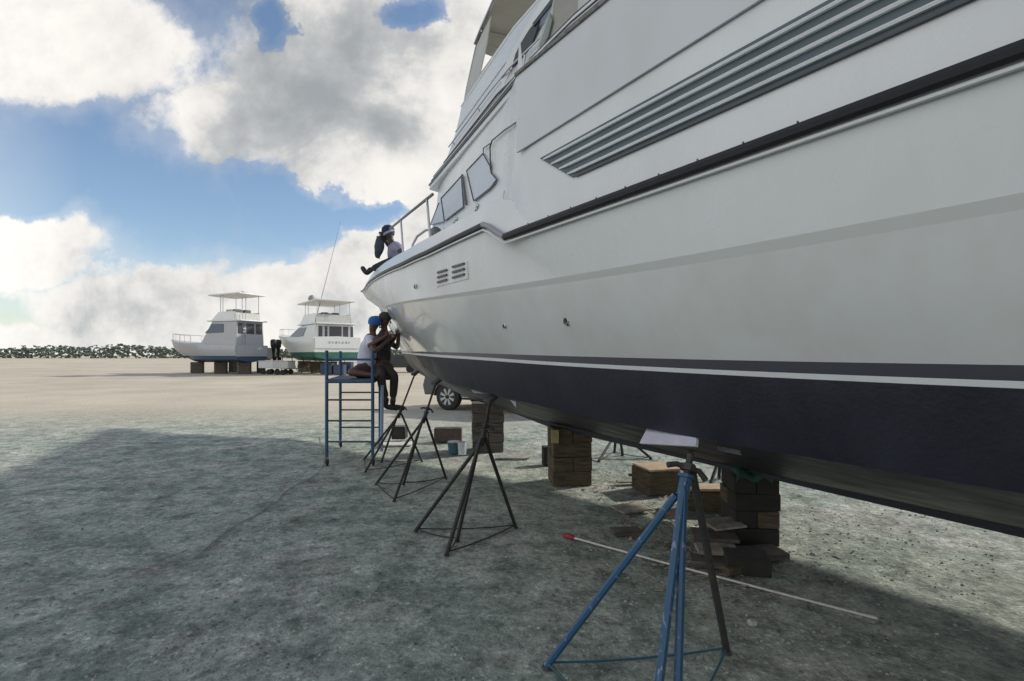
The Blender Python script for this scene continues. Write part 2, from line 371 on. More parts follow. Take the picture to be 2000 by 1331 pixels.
Z_WB = ([-9, 1, 2.5, 3.6, 5.6, 10.7], [1.489, 1.507, 1.529, 1.555, 1.584, 1.628])
B_CH = ([-9, 1, 3, 5, 7, 8, 9, 10.15], [2, 2, 1.93, 1.66, .98, .6, .28, 0])
Z_CH = ([-9, 1.2, 2, 2.85, 4, 6, 8, 10.15], [1.19, 1.2, 1.21, 1.24, 1.28, 1.33, 1.36, 1.38])
Z_KEEL = ([-9, 2.65, 3.76, 4.47, 5.47, 6.21, 7.55, 8.75, 9.4, 9.95], [.50, .62, .655, .69, .705, .765, .875, 1.07, 1.17, 1.30])
def make_yacht():
    Y = thing('motor_yacht', 'large white motor yacht with near-black bottom propped on stands and timber blocks', 'yacht', Bp(4, 0, 0))
    S0 = -8.0; NT = 150
    # feature lines, each (s_end, b(s), z(s))
    def line(send, btab, ztab, db=0, w=.5):
        out = []
        for i in range(NT + 1):
            t = i / NT; t = 1 - (1 - t) ** 1.25
            s = S0 + (send - S0) * t
            ww = min(w, max(0.0, (send - s) * .6))
            b = (sm(btab, s, ww) if btab else 0)
            b = max(0, b + db * min(1, b / .25)) if btab else 0
            z = sm(ztab, s, min(ww, .25 if ztab is Z_SHEER else .6)) if ztab is not Z_SHEER else itp(ztab, s)
            out.append((s, b, z))
        return out
    def side(L, sgn): return [Bp(s, b * sgn, z) for s, b, z in L]
    Lk = line(9.95, None, Z_KEEL); Lc = line(10.15, B_CH, Z_CH)
    Lwb = line(10.55, B_WL, Z_WB, -.012); Lwt = line(10.575, B_WL, Z_WT); Lbt = line(10.6, B_WL, Z_BT)
    Lki = line(12.05, B_KN, Z_KN, -.017); Lko = line(12.1, B_KN, Z_KN, 0)
    # the step under the knuckle widens towards the stern
    Lki = [(s, b, z - .020 - .018 * max(0, min(1, (5 - s) / 4))) for s, b, z in Lki]
    Lsh = line(13.35, B_SHEER, Z_SHEER)
    def mid(A, B, f, bulge, send=None):
        out = []
        for a, b in zip(A, B):
            s = a[0] + (b[0] - a[0]) * f; bb = a[1] + (b[1] - a[1]) * f; z = a[2] + (b[2] - a[2]) * f
            out.append((s, max(0, bb + bulge * min(1, bb / .6)), z))
        return out
    def shell(lines, name, m, par, label=None):
        g = MB()
        for sg in (1, -1): g.grid([side(L, sg) for L in lines])
        return g.build(name, m, par, sharp=28, label=label)
    shell([Lk, mid(Lk, Lc, .5, .02), Lc, mid(Lc, Lwb, .5, .015), Lwb], 'hull_bottom', antifoul, Y)
    shell([Lwb, Lwt], 'waterline_stripe', whitestripe, Y)
    shell([Lwt, Lbt], 'boot_stripe', navy, Y)
    hull = shell([Lbt, mid(Lbt, Lki, .33, .02), mid(Lbt, Lki, .66, .02), Lki], 'hull', gel_hull, Y)
    shell([Lki, Lko], 'knuckle_band', gel_low, Y)
    Lm = mid(Lko, Lsh, .55, .0); Lm = [(s + .24 * (i / NT) ** 5, b + .02 * (i / NT) ** 4 * min(1, b / .2), z) for i, (s, b, z) in enumerate(Lm)]
    shell([Lko, Lm, Lsh], 'topsides', gel, Y)
    # transom
    tr = [Bp(S0, b, z) for s, b, z in (Lk[0], Lc[0], Lwb[0], Lbt[0], Lki[0], Lko[0], Lsh[0])]
    tr2 = [Bp(S0, -b, z) for s, b, z in (Lsh[0], Lko[0], Lki[0], Lbt[0], Lwb[0], Lc[0])]
    MB().prism(tr + tr2, -U * .03).build('transom', gel, Y)
    # shallow keel skeg
    MB().prism([Bp(-6, .06, .58), Bp(6.4, .05, .80), Bp(5.2, .05, .66), Bp(-6, .06, .42)], M * .12).build('keel_skeg', antifoul, Y)
    # bulwark and deck
    def bz(s): return itp(Z_SHEER, s)
    def bs(s, w=.5):
        return max(0, sm(B_SHEER, s, min(w, max(0, (13.35 - s) * .6))))
    ss = [2.20, 2.3, 2.4, 2.5, 2.6] + [2.65 + .05 * i for i in range(6)] + [2.95 + (13.3 - 2.95) * (1 - (1 - i / 70) ** 1.3) for i in range(71)]
    def hgt(s): return max(0, min(1, (s - 2.2) / .5)) ** .8 * max(.35, min(1, (13.6 - s) / 2.2))
    def bz2(s): return max(bz(s), 2.32 + .14 * max(0, min(1, (s - 2.35) / .5)))
    for_b = MB()
    for sg in (1, -1):
        def sh(db, dz): return [Bp(s, sg * max(0, bs(s) - db * min(1, bs(s) / .2)), (bz(s) if dz == 0 else bz2(s)) + dz * hgt(s)) for s in ss]
        for_b.grid([sh(.0, 0), sh(.01, .05), sh(.045, .155), sh(.09, .165), sh(.12, .14)])
    for_b.build('bulwark', gel, Y, sharp=50)
    d = MB(); rows = []
    for s in [-8, 0, 2.5] + ss:
        h = .13 * hgt(s) if s > 2.2 else .1
        b = max(0, bs(s) - .11)
        rows.append([Bp(s, b * k, bz2(s) + h + .10 * (1 - k * k) * min(1, b)) for k in (1, .75, .5, .25, 0, -.25, -.5, -.75, -1)])
    d.grid(rows); d.build('deck', gel, Y)
    # trunk cabin on the foredeck
    rows = []
    for s, zt, bt in ((5.2, 3.25, 1.45), (5.9, 3.20, 1.38), (6.3, 3.12, 1.26), (6.8, 3.04, 1.12), (7.6, 2.99, .95), (8.4, 2.96, .8), (9.0, 2.93, .6), (9.25, 2.84, .5)):
        z0 = bz(s) + .05
        rows.append([Bp(s, bt * cos(a), z0 + (zt - z0) * max(0, sin(a)) ** .45) for a in [pi * k / 14 for k in range(15)]])
    MB().grid(rows).build('trunk_cabin', gel, Y)
    # rub rail
    for sg in (1, -1):
        pts = [Bp(s, sg * (2.375), 2.32) for s in (-8, -4, 0, 1, 2, 2.5)] + [Bp(2.65, sg * 2.37, 2.32), Bp(2.76, sg * 2.365, 2.375), Bp(2.86, sg * 2.36, 2.43), Bp(2.95, sg * 2.355, 2.462)]
        pts2 = [Bp(s, sg * (bs(s) + .012), bz(s) + .0) for s in [2.95 + (13.32 - 2.95) * (1 - (1 - i / 60) ** 1.3) for i in range(61)]]
        a = MB(); a.tube(pts[:7], .0225, 8); r1 = a.build('rub_rail', rubber, Y)
        a = MB(); a.tube(pts2, [.022 - .008 * i / 60 for i in range(61)], 8); r2 = a.build('rub_rail', rubber, Y)
        a = MB(); a.tube(pts[6:], .018, 8); a.build('rub_rail', mat('rail_joint', (.28, .29, .32), .4), Y)
        # pale moulding lip below the rail
        a = MB(); a.tube([p - Vector((0, 0, .036)) - M * -.006 for p in pts[:7]] + [p - Vector((0, 0, .036)) for p in pts[7:]] + [p - Vector((0, 0, .030)) for p in pts2], .008, 6); a.build('rail_moulding', gel_low, Y)
        # small fixing screws along the rail top
        if sg == 1:
            for k in range(9):
                MB().lathe([(.004, 0), (.004, .004), (.002, .006)], Bp(2.4 - k * .19, 2.372, 2.346), seg=6).build('rail_screw', steel_dark, Y)
    # ---- cabin side
    B_CAB = ([-9, 2.5, 2.65, 2.9, 3.25, 3.6, 4, 5, 5.5, 6], [2.345, 2.345, 2.31, 2.20, 2.08, 2.02, 1.95, 1.76, 1.62, 1.42])
    def cab(s, z): return sm(B_CAB, s, .12) - .12 * max(0, z - 2.6) * max(0, min(1, (s - 2.5) / .45))
    rows = []
    sc = [-8, -6, -4, -2, 0, 1, 1.8] + [2.2 + i * .1 for i in range(38)]
    for z in (2.30, 2.45, 2.6, 2.8, 3.0, 3.2, 3.36, 3.55):
        L = []
        for s in sc:
            s1 = s
            if s > 5.4: s1 = 5.4 + (s - 5.4) * max(.15, min(1, 1 - (z - 3.2) / .45))
            zz = min(z, 3.255) if s < 2.55 else z
            L.append(Bp(s1, cab(s, z), zz))
        rows.append(L)
    g = MB().grid(rows); g.grid([[Bp(0, 0, 0) + (p - Bp(0, 0, 0)) - M * (-1) * 2 * ((KEEL - (p.dot(M)))) for p in r] for r in rows])
    # front screen joining both sides
    fr = MB(); fr.grid([[r[-1], r[-1] + (r[-1].dot(M) * -1 + KEEL) * M + U * .25, r[-1] + 2 * (KEEL - r[-1].dot(M)) * M] for r in rows])
    cs = g.build('cabin_side', gel, Y, sharp=40); fr.build('windscreen', mat('screen_cover', (.36, .40, .44), .45, var=.05), Y)
    # ---- upper side wall aft: panel, trim and seam
    wall = lambda s, z: 2.345
    ps = [Bp(2.535, 2.349, 2.80), Bp(2.535, 2.349, 3.25), Bp(-8, 2.349, 3.25), Bp(-8, 2.349, 2.83), Bp(1.0, 2.349, 2.825)]
    MB().prism(ps, -M * .012).build('side_panel', panelm, Y)
    MB().tube([Bp(2.54, 2.36, 3.262), Bp(1.2, 2.36, 3.265), Bp(-8, 2.36, 3.27)], .016, 6).build('panel_trim', mat('trim_dark', (.10, .10, .09), .6, col2=(.25, .25, .24), vscale=30), Y)
    MB().tube([Bp(2.53, 2.3495, 2.80), Bp(1.0, 2.3495, 2.825), Bp(-8, 2.3495, 2.83)], .0016, 5).build('panel_seam', mat('seam', (.25, .26, .28), .6), Y)
    # ---- engine room louvres
    def fwd(z): return 2.30 + (2.69 - z) * -1.35
    back = [Bp(2.31, 2.348, 2.695), Bp(-5, 2.348, 2.715), Bp(-5, 2.348, 2.50), Bp(2.03, 2.348, 2.508)]
    lv = MB().prism(back, -M * .006).build('louvre_panel', louvre, Y)
    for k in range(4):
        z0 = 2.684 - k * .0475; s0 = 2.25 - k * .07
        f = MB(); L1 = []; 
        prof = [(2.351, .000), (2.360, -.002), (2.371, -.012), (2.367, -.019), (2.351, -.018)]
        rows = [[Bp(s, b, z0 + dz + (.004 if s < -1 else 0)) for b, dz in prof] for s in (s0, s0 - .04, 1, 0, -2, -5)]
        rows[0] = [Bp(s0 + .03, 2.354, z0 + dz * .4) for b, dz in prof]
        f.grid(rows, close=True); f.build('louvre_blade', whitestripe, lv, sharp=30)
    MB().tube([Bp(2.0, 2.353, 2.505), Bp(-5, 2.353, 2.496)], .006, 5).build('louvre_edge', frame_dark, lv)
    # ---- cabin windows (taped-over panes inside dark seals)
    def poly(name, pts, m, par, off=.016, th=.012, f=cab):
        q = [hit(x, y, f, off) for x, y in pts]
        return MB().prism(q, M * th).build(name, m, par, sharp=30)
    def seal(name, pts, r, m, par, off=.02, closed=False, f=cab):
        q = []
        n = len(pts)
        for i in range(n if closed else n - 1):
            a = pts[i]; b = pts[(i + 1) % n]
            for k in range(4): q.append(hit(a[0] + (b[0] - a[0]) * k / 4, a[1] + (b[1] - a[1]) * k / 4, f, off))
        q.append(hit(*(pts[0] if closed else pts[-1]), f, off))
        return MB().tube(q, r, 6).build(name, m, par)
    w1 = [(911, 334), (943, 300), (956, 316), (958, 338), (970, 351), (957, 368), (925, 393)]
    w = poly('window', w1, shade_cloth, Y); seal('window_seal', [(925, 393), (911, 334), (943, 300), (957, 325)], .005, frame_dark, w)
    seal('window_seal', [(957, 325), (959, 338), (970, 351), (957, 368), (925, 393)], .005, frame_dark, w)
    w2 = [(861, 388), (901, 344), (905, 404), (868, 432)]
    w = poly('window', w2, shade_cloth, Y); seal('window_seal', w2, .005, frame_dark, w, closed=True)
    w3 = [(857, 397), (861, 391), (866, 433), (846, 441), (841, 437)]
    w = poly('window', w3, shade_cloth, Y); seal('window_seal', [(857, 397), (840, 440), (866, 434)], .005, frame_dark, w)
    seal('window_seal', [(1017, 234), (985, 255), (961, 275), (957, 287), (958, 330)], .006, frame_dark, Y)
    seal('window_divider', [(903, 342), (911, 400)], .011, steel_dark, Y)
    seal('window_divider', [(944, 300), (944, 290), (957, 281)], .005, steel_dark, Y)
    # round deck fittings on the cabin side
    for x, y in ((891, 428), (932, 402), (929, 409), (886, 434)):
        c = hit(x, y, cab, .012); MB().lathe([(.0, -.02), (.016, -.012), (.019, 0), (.008, .008), (.0, .008)], c, -M, 10).build('fuel_cap', steel, Y)
    # thin darker strip painting in the faint shade where the wall flares
    seal('side_shade_strip', [(985, 372), (981, 400), (977, 425)], .006, gel_low, Y)
    # ---- roof slab with its layered brow
    B_RF = ([-9, 2.4, 3, 5.47, 5.8], [2.1, 2.08, 2.03, 1.62, 1.5])
    sr = [-7.5, -4, 0, 1.5, 2.4, 3, 3.6, 4.2, 4.8, 5.2, 5.47]
    def ring(z, db): return [Bp(s, itp(B_RF, s) + db, z) for s in sr] + [Bp(5.62, 1.1 + db, z), Bp(5.68, .5, z), Bp(5.68, -.5, z), Bp(5.62, -1.1 - db, z)] + [Bp(s, -itp(B_RF, s) - db, z) for s in reversed(sr)]
    rf = MB(); 
    for z0, z1, db in ((3.50, 3.545, 0.0), (3.56, 3.60, -.02), (3.615, 3.66, -.045)):
        A = ring(z0, db); Bq = ring(z1, db); n = len(A)
        rf.add(A + Bq, [tuple(range(n - 1, -1, -1)), tuple(range(n, 2 * n))] + [(k, (k + 1) % n, n + (k + 1) % n, n + k) for k in range(n)])
    rf.build('cabin_roof', gel, Y, sharp=30, bevel=.006)
    e = MB(); e.tube([Bp(s, itp(B_RF, s) + .004, 3.553) for s in sr], .010, 6); e.build('brow_seam', steel_dark, Y)
    e = MB(); e.tube([Bp(s, itp(B_RF, s) - .024, 3.608) for s in sr], .007, 6); e.build('brow_seam', frame_dark, Y)
    e = MB(); e.tube([Bp(s, itp(B_RF, s) - .05, 3.664) for s in sr], .006, 6); e.build('brow_seam', frame_dark, Y)
    # ---- flybridge coaming
    def fb(s, z):
        base = itp(([-9, 2, 3.5, 5.2, 5.6], [1.98, 1.96, 1.88, 1.58, 1.45]), s); return base - .27 * (z - 3.66)
    rows = []
    for z, se in ((3.63, 5.40), (3.80, 5.12), (4.0, 5.0), (4.2, 5.02), (4.35, 5.06)):
        st = [-6, -3, 0, 1, 2, 2.8, 3.6, 4.2, 4.7, se]
        L = [Bp(s, fb(s, z), z) for s in st]; R = [Bp(s, -fb(s, z), z) for s in reversed(st)]
        b = fb(se, z); F = [Bp(se + .05, b * .8, z), Bp(se + .1, 0, z), Bp(se + .05, -b * .8, z)]
        rows.append(L + F + R)
    MB().grid(rows).build('flybridge_coaming', gel, Y, sharp=35)
    MB().tube(rows[-1][:10], .012, 6).build('coaming_cap', whitestripe, Y)
    # grab rail along the coaming
    q = [Bp(s, fb(s, 3.86) + .028, 3.86) for s in (5.05, 4.6, 4.2, 3.8, 3.4, 3.0, 2.95)]; q.append(Bp(2.93, fb(2.93, 3.80) + .01, 3.80))
    g = MB().tube(q, .007, 6)
    for s in (4.9, 4.1, 3.4): g.tube([Bp(s, fb(s, 3.86) + .028, 3.86), Bp(s, fb(s, 3.83), 3.83)], .005, 6)
    g.build('coaming_rail', steel, Y)
    MB().tube([Bp(s, fb(s, 3.74) + .008, 3.74) for s in (5.2, 4.4, 3.6, 2.8, 1)], .007, 6).build('coaming_seam', frame_dark, Y)
    MB().tube([Bp(s, fb(s, 4.02) + .006, 4.02) for s in (5.0, 4.4, 3.6, 2.8, 1)], .005, 6).build('coaming_seam', gel_low, Y)
    # ---- canvas enclosure of the flybridge
    ff = lambda s, z: fb(s, 4.35) - .02 - .26 * (z - 4.35)
    def encl(pts, name, m, th=.012, off=0):
        for sg in (1, -1):
            q = [Bp(s, sg * (ff(s, z) + off), z) for s, z in pts]; MB().prism(q, M * th * sg).build(name, m, Y, sharp=30)
    zt = 5.22
    encl([(5.08, 4.36), (5.16, 4.8), (5.14, zt), (4.78, zt + .07), (4.64, 4.85), (4.62, 4.50), (3.9, 4.46), (3.9, 4.36)], 'canvas_side', canvas)
    encl([(3.88, 4.36), (3.88, 4.46), (1.5, 4.46), (-3, 4.55), (-3, 4.36)], 'canvas_side', canvas)
    # front curtain: border strips around a clear opening
    def front(bz_, name, m):
        MB().prism([Bp(5.09 + .07 * max(0, min(1, (z - 4.36) / .44)) + .05 * (1 - abs(b) / 1.5), b, z) for b, z in bz_], -U * .012).build(name, m, Y)
    wb = lambda z: ff(5.1, z)
    front([(wb(4.36), 4.36), (wb(4.62), 4.62), (-wb(4.62), 4.62), (-wb(4.36), 4.36)], 'canvas_front', canvas)
    front([(wb(5.10), 5.10), (wb(zt), zt), (-wb(zt), zt), (-wb(5.10), 5.10)], 'canvas_front', canvas)
    for sg in (1, -1):
        front([(sg * wb(4.62), 4.62), (sg * wb(5.1), 5.1), (sg * (wb(5.1) - .12), 5.1), (sg * (wb(4.62) - .12), 4.62)], 'canvas_front', canvas)
    # top
    rows = []
    for s, dz in ((5.18, -.02), (5.0, .06), (4.6, .13), (4.0, .17), (3, .2), (1.5, .2), (0, .18), (-3, .15)):
        b = ff(min(s, 5.1), zt) + .02
        rows.append([Bp(s, b * k, zt + dz * (1 - .15 * 0) + .12 * (1 - k * k) * min(1, (5.25 - s) * 3)) for k in (1, .92, .7, .35, 0, -.35, -.7, -.92, -1)])
    top = MB(); top.grid(rows); top.grid([[p + Vector((0, 0, .02)) for p in r] for r in rows])
    top.build('canvas_roof', canvas_b, Y)
    b = MB(); b.tube([rows[0][0] - Vector((0, 0, .02)), rows[1][0] - Vector((0, 0, .02)), rows[2][0] - Vector((0, 0, .02)), rows[4][0] - Vector((0, 0, .02)), rows[-1][0]], .017, 8)
    b.tube([rows[1][k] - Vector((0, 0, .05)) for k in range(9)], .014, 8)
    b.build('canopy_bow', steel, Y)
    for s in (3.0, 1.0):
        for sg in (1, -1): MB().tube([Bp(s + .15, sg * (ff(s, 4.36) - .03), 4.36), Bp(s - .1, sg * (ff(s, zt) - .02), zt + .08)], .013, 6).build('canopy_pole', steel, Y)
    # tinted side screen and white rails beside it, drawn at their place on the coaming
    fz = lambda s, z: 1.83
    poly('side_screen', [(1000, 132), (1008, 105), (1018, 84), (1036, 56), (1056, 30), (1047, 62), (1038, 88), (1020, 110)], tint, Y, f=fz, off=.01)
    poly('screen_frame', [(978, 158), (986, 128), (1005, 90), (1034, 40), (1062, -5), (1078, -5), (1056, 29), (1034, 57), (1016, 86), (1006, 107), (999, 134), (982, 170)], gel, Y, f=fz, off=.004)
    poly('screen_frame', [(1040, 46), (1072, 4), (1090, -20), (1096, -20), (1076, 10), (1042, 52)], tint, Y, f=fz, off=.02)
    # aft curtains standing behind the side wall
    fc = lambda s, z: 1.93
    poly('aft_curtain', [(1049, 96), (1059, 58), (1076, 20), (1084, -15), (1094, -15), (1082, 30), (1062, 94)], mat('curtain_white', (.50, .53, .54), .7, var=.15, vscale=5), Y, f=fc, off=0)
    poly('aft_curtain', [(1052, 92), (1062, 62), (1074, 26), (1078, 40), (1070, 72), (1058, 94)], mat('clear_vinyl', (.22, .25, .24), .3, var=.2), Y, f=fc, off=.03)
    poly('aft_curtain', [(1064, 96), (1076, 60), (1083, -15), (1130, -15), (1128, 30), (1112, 62)], mat('curtain_beige', (.36, .35, .32), .8, var=.12, vscale=4), Y, f=fc, off=.012)
    poly('aft_curtain', [(1128, 60), (1128, 30), (1130, -15), (1200, -60), (1200, 20)], mat('curtain_pale', (.55, .58, .55), .6, var=.15, vscale=6), Y, f=fc, off=.03)
    poly('folded_cover', [(1020, 158), (1003, 140), (1010, 128), (1050, 98), (1066, 100), (1048, 130)], pinkw, Y, f=fc, off=.06, th=.02)
    MB().tube([hit(1019, 160, fc, .10), hit(1022, 140, fc, .10), hit(1023, 124, fc, .10), hit(1025, 108, fc, .10)], .009, 6).build('cover_pole', steel, Y)
    MB().tube([hit(1064, 101, fc, .1), hit(1080, 92, fc, .1), hit(1112, 62, fc, .1)], .014, 6).build('curtain_hem', frame_dark, Y)
    # ---- bow rail
    rail = [(1.90, 4.72), (1.86, 5.0), (1.80, 5.4), (1.74, 5.8), (1.62, 6.3)]
    q = [hit(845, 380, lambda s, z: bs(s) - .12), hit(825, 396, lambda s, z: bs(s) - .12), hit(800, 416, lambda s, z: bs(s) - .12), hit(773, 438, lambda s, z: bs(s) - .12), hit(762, 447, lambda s, z: bs(s) - .12)]
    rl = MB().tube(q, .014, 8); back = [Bp(2.9, 2.02, 3.16), Bp(3.6, 2.08, 3.17)]
    rl.build('bow_rail', steel_dark, Y)
    for (x0, y0, x1, y1) in ((834, 391, 843, 424), (783, 432, 793, 494)):
        a = hit(x0, y0, lambda s, z: bs(s) - .12); c = a.copy(); c = Vector((a.x, a.y, a.z - .62)) + U * -.12
        MB().tube([a, c], .012, 8).build('rail_stanchion', steel, Y)
    g = MB().tube([P(803, 497, 5.6), P(806, 478, 5.6), P(815, 462, 5.55), P(832, 450, 5.4), P(846, 449, 5.3), P(858, 455, 5.2)], .013, 8); g.build('deck_grab_rail', steel, Y)
    a = MB(); a.lathe([(0, -.03), (.045, -.03), (.05, .03), (.02, .05), (0, .05)], P(851, 454, 4.95), (0, 0, 1), 10); a.lathe([(.015, 0), (.015, .09)], P(851, 470, 4.95), (0, 0, 1), 8); a.build('deck_light', steel_dark, Y)
    MB().box(P(871, 452, 4.5), (.05, .02, .05)).build('rope_clip', steel, Y, bevel=.005)
    # port side through-hull fittings
    def hb(s, z):
        zk = sm(Z_KN, s, .6); 
        if z >= zk:
            zs = itp(Z_SHEER, s); t = (z - zk) / (zs - zk); return sm(B_KN, s) + (bs(s) - sm(B_KN, s)) * t
        zb = itp(Z_BT, s); t = (z - zb) / (zk - zb); return sm(B_WL, s) + (sm(B_KN, s) - .017 - sm(B_WL, s)) * t + .018
    for x, y, r in ((1106, 626, .018), (985, 637, .012), (1110, 633, .009), (811, 560, .016), (728, 571, .02), (732, 579, .014)):
        c = hit(x, y, hb, .004); f = MB().lathe([(r * 1.5, -.006), (r * 1.5, .004), (r, .008), (r * .9, .002), (0, .002)], c, -M, 12).build('hull_fitting', steel, Y)
        MB().lathe([(r * .8, 0), (r * .8, .0105), (0, .0105)], c, -M, 12).build('fitting_bore', black, f)
    # forward vent plate: two sets of three slots
    vp = [hit(x, y, hb, .006) for x, y in ((851, 526), (912, 509), (914, 545), (852, 561))]
    v = MB().prism(vp, M * .012).build('vent_plate', gel, Y, bevel=.003)
    for i in range(3):
        for (xa, ya, xb, yb) in ((853, 531 + i * 9.5, 871, 525.5 + i * 9.5), (882, 520 + i * 10.5, 905, 513 + i * 10.5)):
            q = [hit(x, y, hb, .018) for x, y in ((xa, ya), (xb, yb), (xb + .3, yb + 4), (xa + .3, ya + 4))]
            MB().prism(q, M * .01).build('vent_slot', frame_dark, v)
    return Y
make_yacht()

# ------------------------------------------------------------------ boat stands
def stand(label, feet, collar, head, tubes, mt, mt2, pad=None, r=.020, chain=True, chainmat=None, padm_=None, group='boat stands along the yacht', handle=(1, 0, 0), nm='boat_stand'):
    cx = sum(f.x for f in feet) / len(feet); cy = sum(f.y for f in feet) / len(feet)
    T = thing(nm, label, 'boat stand', (cx, cy, 0), group)
    ax = (head - collar).normalized()
    side_ = ax.cross(Vector((0, 0, 1)))
    base = collar - ax * (.075 if r > .019 else .12)
    cl = MB().tube([base, collar + ax * .02], r * 1.45, 10); cl.lathe([(r * 1.2, 0), (r * 2, .0), (r * 2, .015), (r * 1.2, .015)], collar + ax * .01, ax, 10)
    cl.build('collar', mt, T)
    for f, k in zip(feet, tubes):
        d = (f - base); d.z = 0; d = d.normalized() if d.length else Vector((1, 0, 0))
        top = base + d * r * 1.5 + ax * (.07 * k)
        L = MB().tube([top, f + Vector((0, 0, .012))], r, 8); L.build('leg', mt if k <= 1 else mt2, T)
    for f in feet: MB().lathe([(r * 1.2, 0), (r * 1.5, .004), (r * 1.1, .014)], f, seg=10).build('foot_plate', mt2, T)
    sc = MB().tube([collar, head - ax * .04], r * .82, 10)
    n = int((head - collar).length / .012)
    for i in range(n): sc.lathe([(r * .8, -.002), (r * .95, 0), (r * .8, .002)], collar + ax * (.012 * i), ax, 8)
    sc.build('screw_rod', mt2, T)
    H = Vector(handle).normalized(); hh = H - ax * H.dot(ax); hh.normalize()
    hd = MB().lathe([(r * 1.0, 0), (r * 1.9, 0), (r * 1.9, .03), (r * 1.0, .03)], collar + ax * .045, ax, 8)
    hc = collar + ax * .06
    hd.tube([hc - hh * r * 5.2 - ax * .018, hc - hh * r * 3, hc, hc + hh * r * 3, hc + hh * r * 5.0 - ax * .03], [r * .75, r * .7, r * .6, r * .7, r * .8], 8)
    hd.build('turning_handle', mt2, T)
    if chain:
        c = MB()
        order = sorted(feet, key=lambda f: math.atan2(f.y - cy, f.x - cx))
        for i in range(len(order)):
            a = order[i]; b = order[(i + 1) % len(order)]
            mid_ = (a + b) / 2
            c.tube([a + Vector((0, 0, .03)), (a + mid_) / 2 + Vector((0, 0, .016)), mid_ + Vector((0, 0, .012)), (b + mid_) / 2 + Vector((0, 0, .016)), b + Vector((0, 0, .03))], .006, 6)
        c.build('tie_chain', chainmat or mt2, T)
    if pad:
        w, h, rz, tilt, m = pad
        c = head; R = Matrix.Rotation(rz, 3, 'Z') @ Matrix.Rotation(tilt, 3, 'X')
        MB().box(c, (w, h, .035), R).build('pad', m, T, bevel=.004)
        MB().box(c - Vector((0, 0, .03)), (w * .25, h * .5, .02), R).build('pad_bracket', mt2, T)
    return T
yaw = math.atan2(U.y, U.x)
stand('blue boat stand with chipped paint, nearest the camera, under a pale pad', [G(1068, 1306), Vector((.545, 2.02, 0)), Vector((.66, 2.06, 0)), Vector((1.15, 2.74, 0))],
      P(1339, 938, 2.42), P(1352, 872, 2.47), (0, 1, .5, 2), bluep, mat('rust_dark', (.02, .03, .04), .6, col2=(.06, .045, .035), vscale=25), r=.0195,
      chainmat=mat('blue_chain', (.02, .09, .12), .6), handle=(1, .1, -.2))
stand('dark steel boat stand in front of the tall grey-brown timber stack', [G(812, 1039), G(872, 1086), G(893, 1058), G(1007, 1032)],
      P(945, 845, 4.48), P(958, 780, 4.55), (0, 1, .5, 1), rustp, rustp, r=.0165, pad=(.11, .10, yaw, radians(-30), mat('pad_dark', (.06, .06, .065), .8)))
stand('rusty boat stand with its top beside the car wheel', [G(735, 947), G(770, 980), G(788, 948), G(871, 936)],
      P(832, 808, 6.15), P(852, 746, 6.25), (0, 1, .5, 1), rustp, rustp, r=.0155, pad=(.13, .1, yaw, radians(-30), mat('pad_dark', (.06, .06, .065), .8)))
stand('farthest rusty boat stand under the bow, its rear foot by the dark box', [G(711, 899), G(714, 923), G(745, 904), G(824, 902)],
      P(783, 802, 7.6), P(811, 729, 7.75), (0, 1, .5, 1), rustp, rustp, r=.0155, pad=(.12, .1, yaw, radians(-30), mat('pad_dark', (.06, .06, .065), .8)))
stand('dark far-side boat stand between the wide timber stack and the tan-topped block', [G(1170, 902), G(1216, 890), G(1272, 897), G(1200, 884)],
      P(1206, 838, 8.2), P(1212, 800, 8.1), (0, 1, .5, 1), rustp, rustp, r=.022, pad=(.12, .1, yaw, radians(30), mat('pad_dark', (.06, .06, .065), .8)))
stand('dark boat stand on the far side of the keel beyond the long beam', [G(1386, 953), G(1404, 935), G(1436, 948), G(1460, 938)],
      P(1412, 868, 6.5), P(1412, 838, 6.45), (0, 1, .5, 1), rustp, rustp, r=.022, pad=(.12, .1, yaw, radians(30), mat('pad_dark', (.06, .06, .065), .8)))
# loose pad boards wedged against the hull
def padboard(label, px, m=padm):
    q = [P(*p) for p in px]; n = (q[1] - q[0]).cross(q[2] - q[0]).normalized()
    o = MB().prism(q, n * .02).build('pad_board', m, bevel=.003); tag(o, label, 'board', 'pad boards wedged under the hull')
padboard('large pale pad board wedged between the hull and the nearest blue stand', [(1264, 835, 2.78), (1360, 853, 2.44), (1358, 872, 2.42), (1248, 866, 2.62)])
padboard('small grey pad board under the hull right of the nearest blue stand', [(1396, 866, 2.6), (1442, 872, 2.5), (1446, 889, 2.48), (1402, 880, 2.55)], mat('pad_grey', (.22, .22, .24), .7, var=.3, vscale=20))
padboard('narrow pale pad board under the hull just above the tall grey timber stack', [(918, 760, 5.0), (950, 764, 4.9), (952, 769, 4.88), (925, 767, 4.95)])
padboard('pale triangular pad board beside the head of the middle stand', [(989, 774, 4.35), (1008, 778, 4.3), (1008, 797, 4.3)])

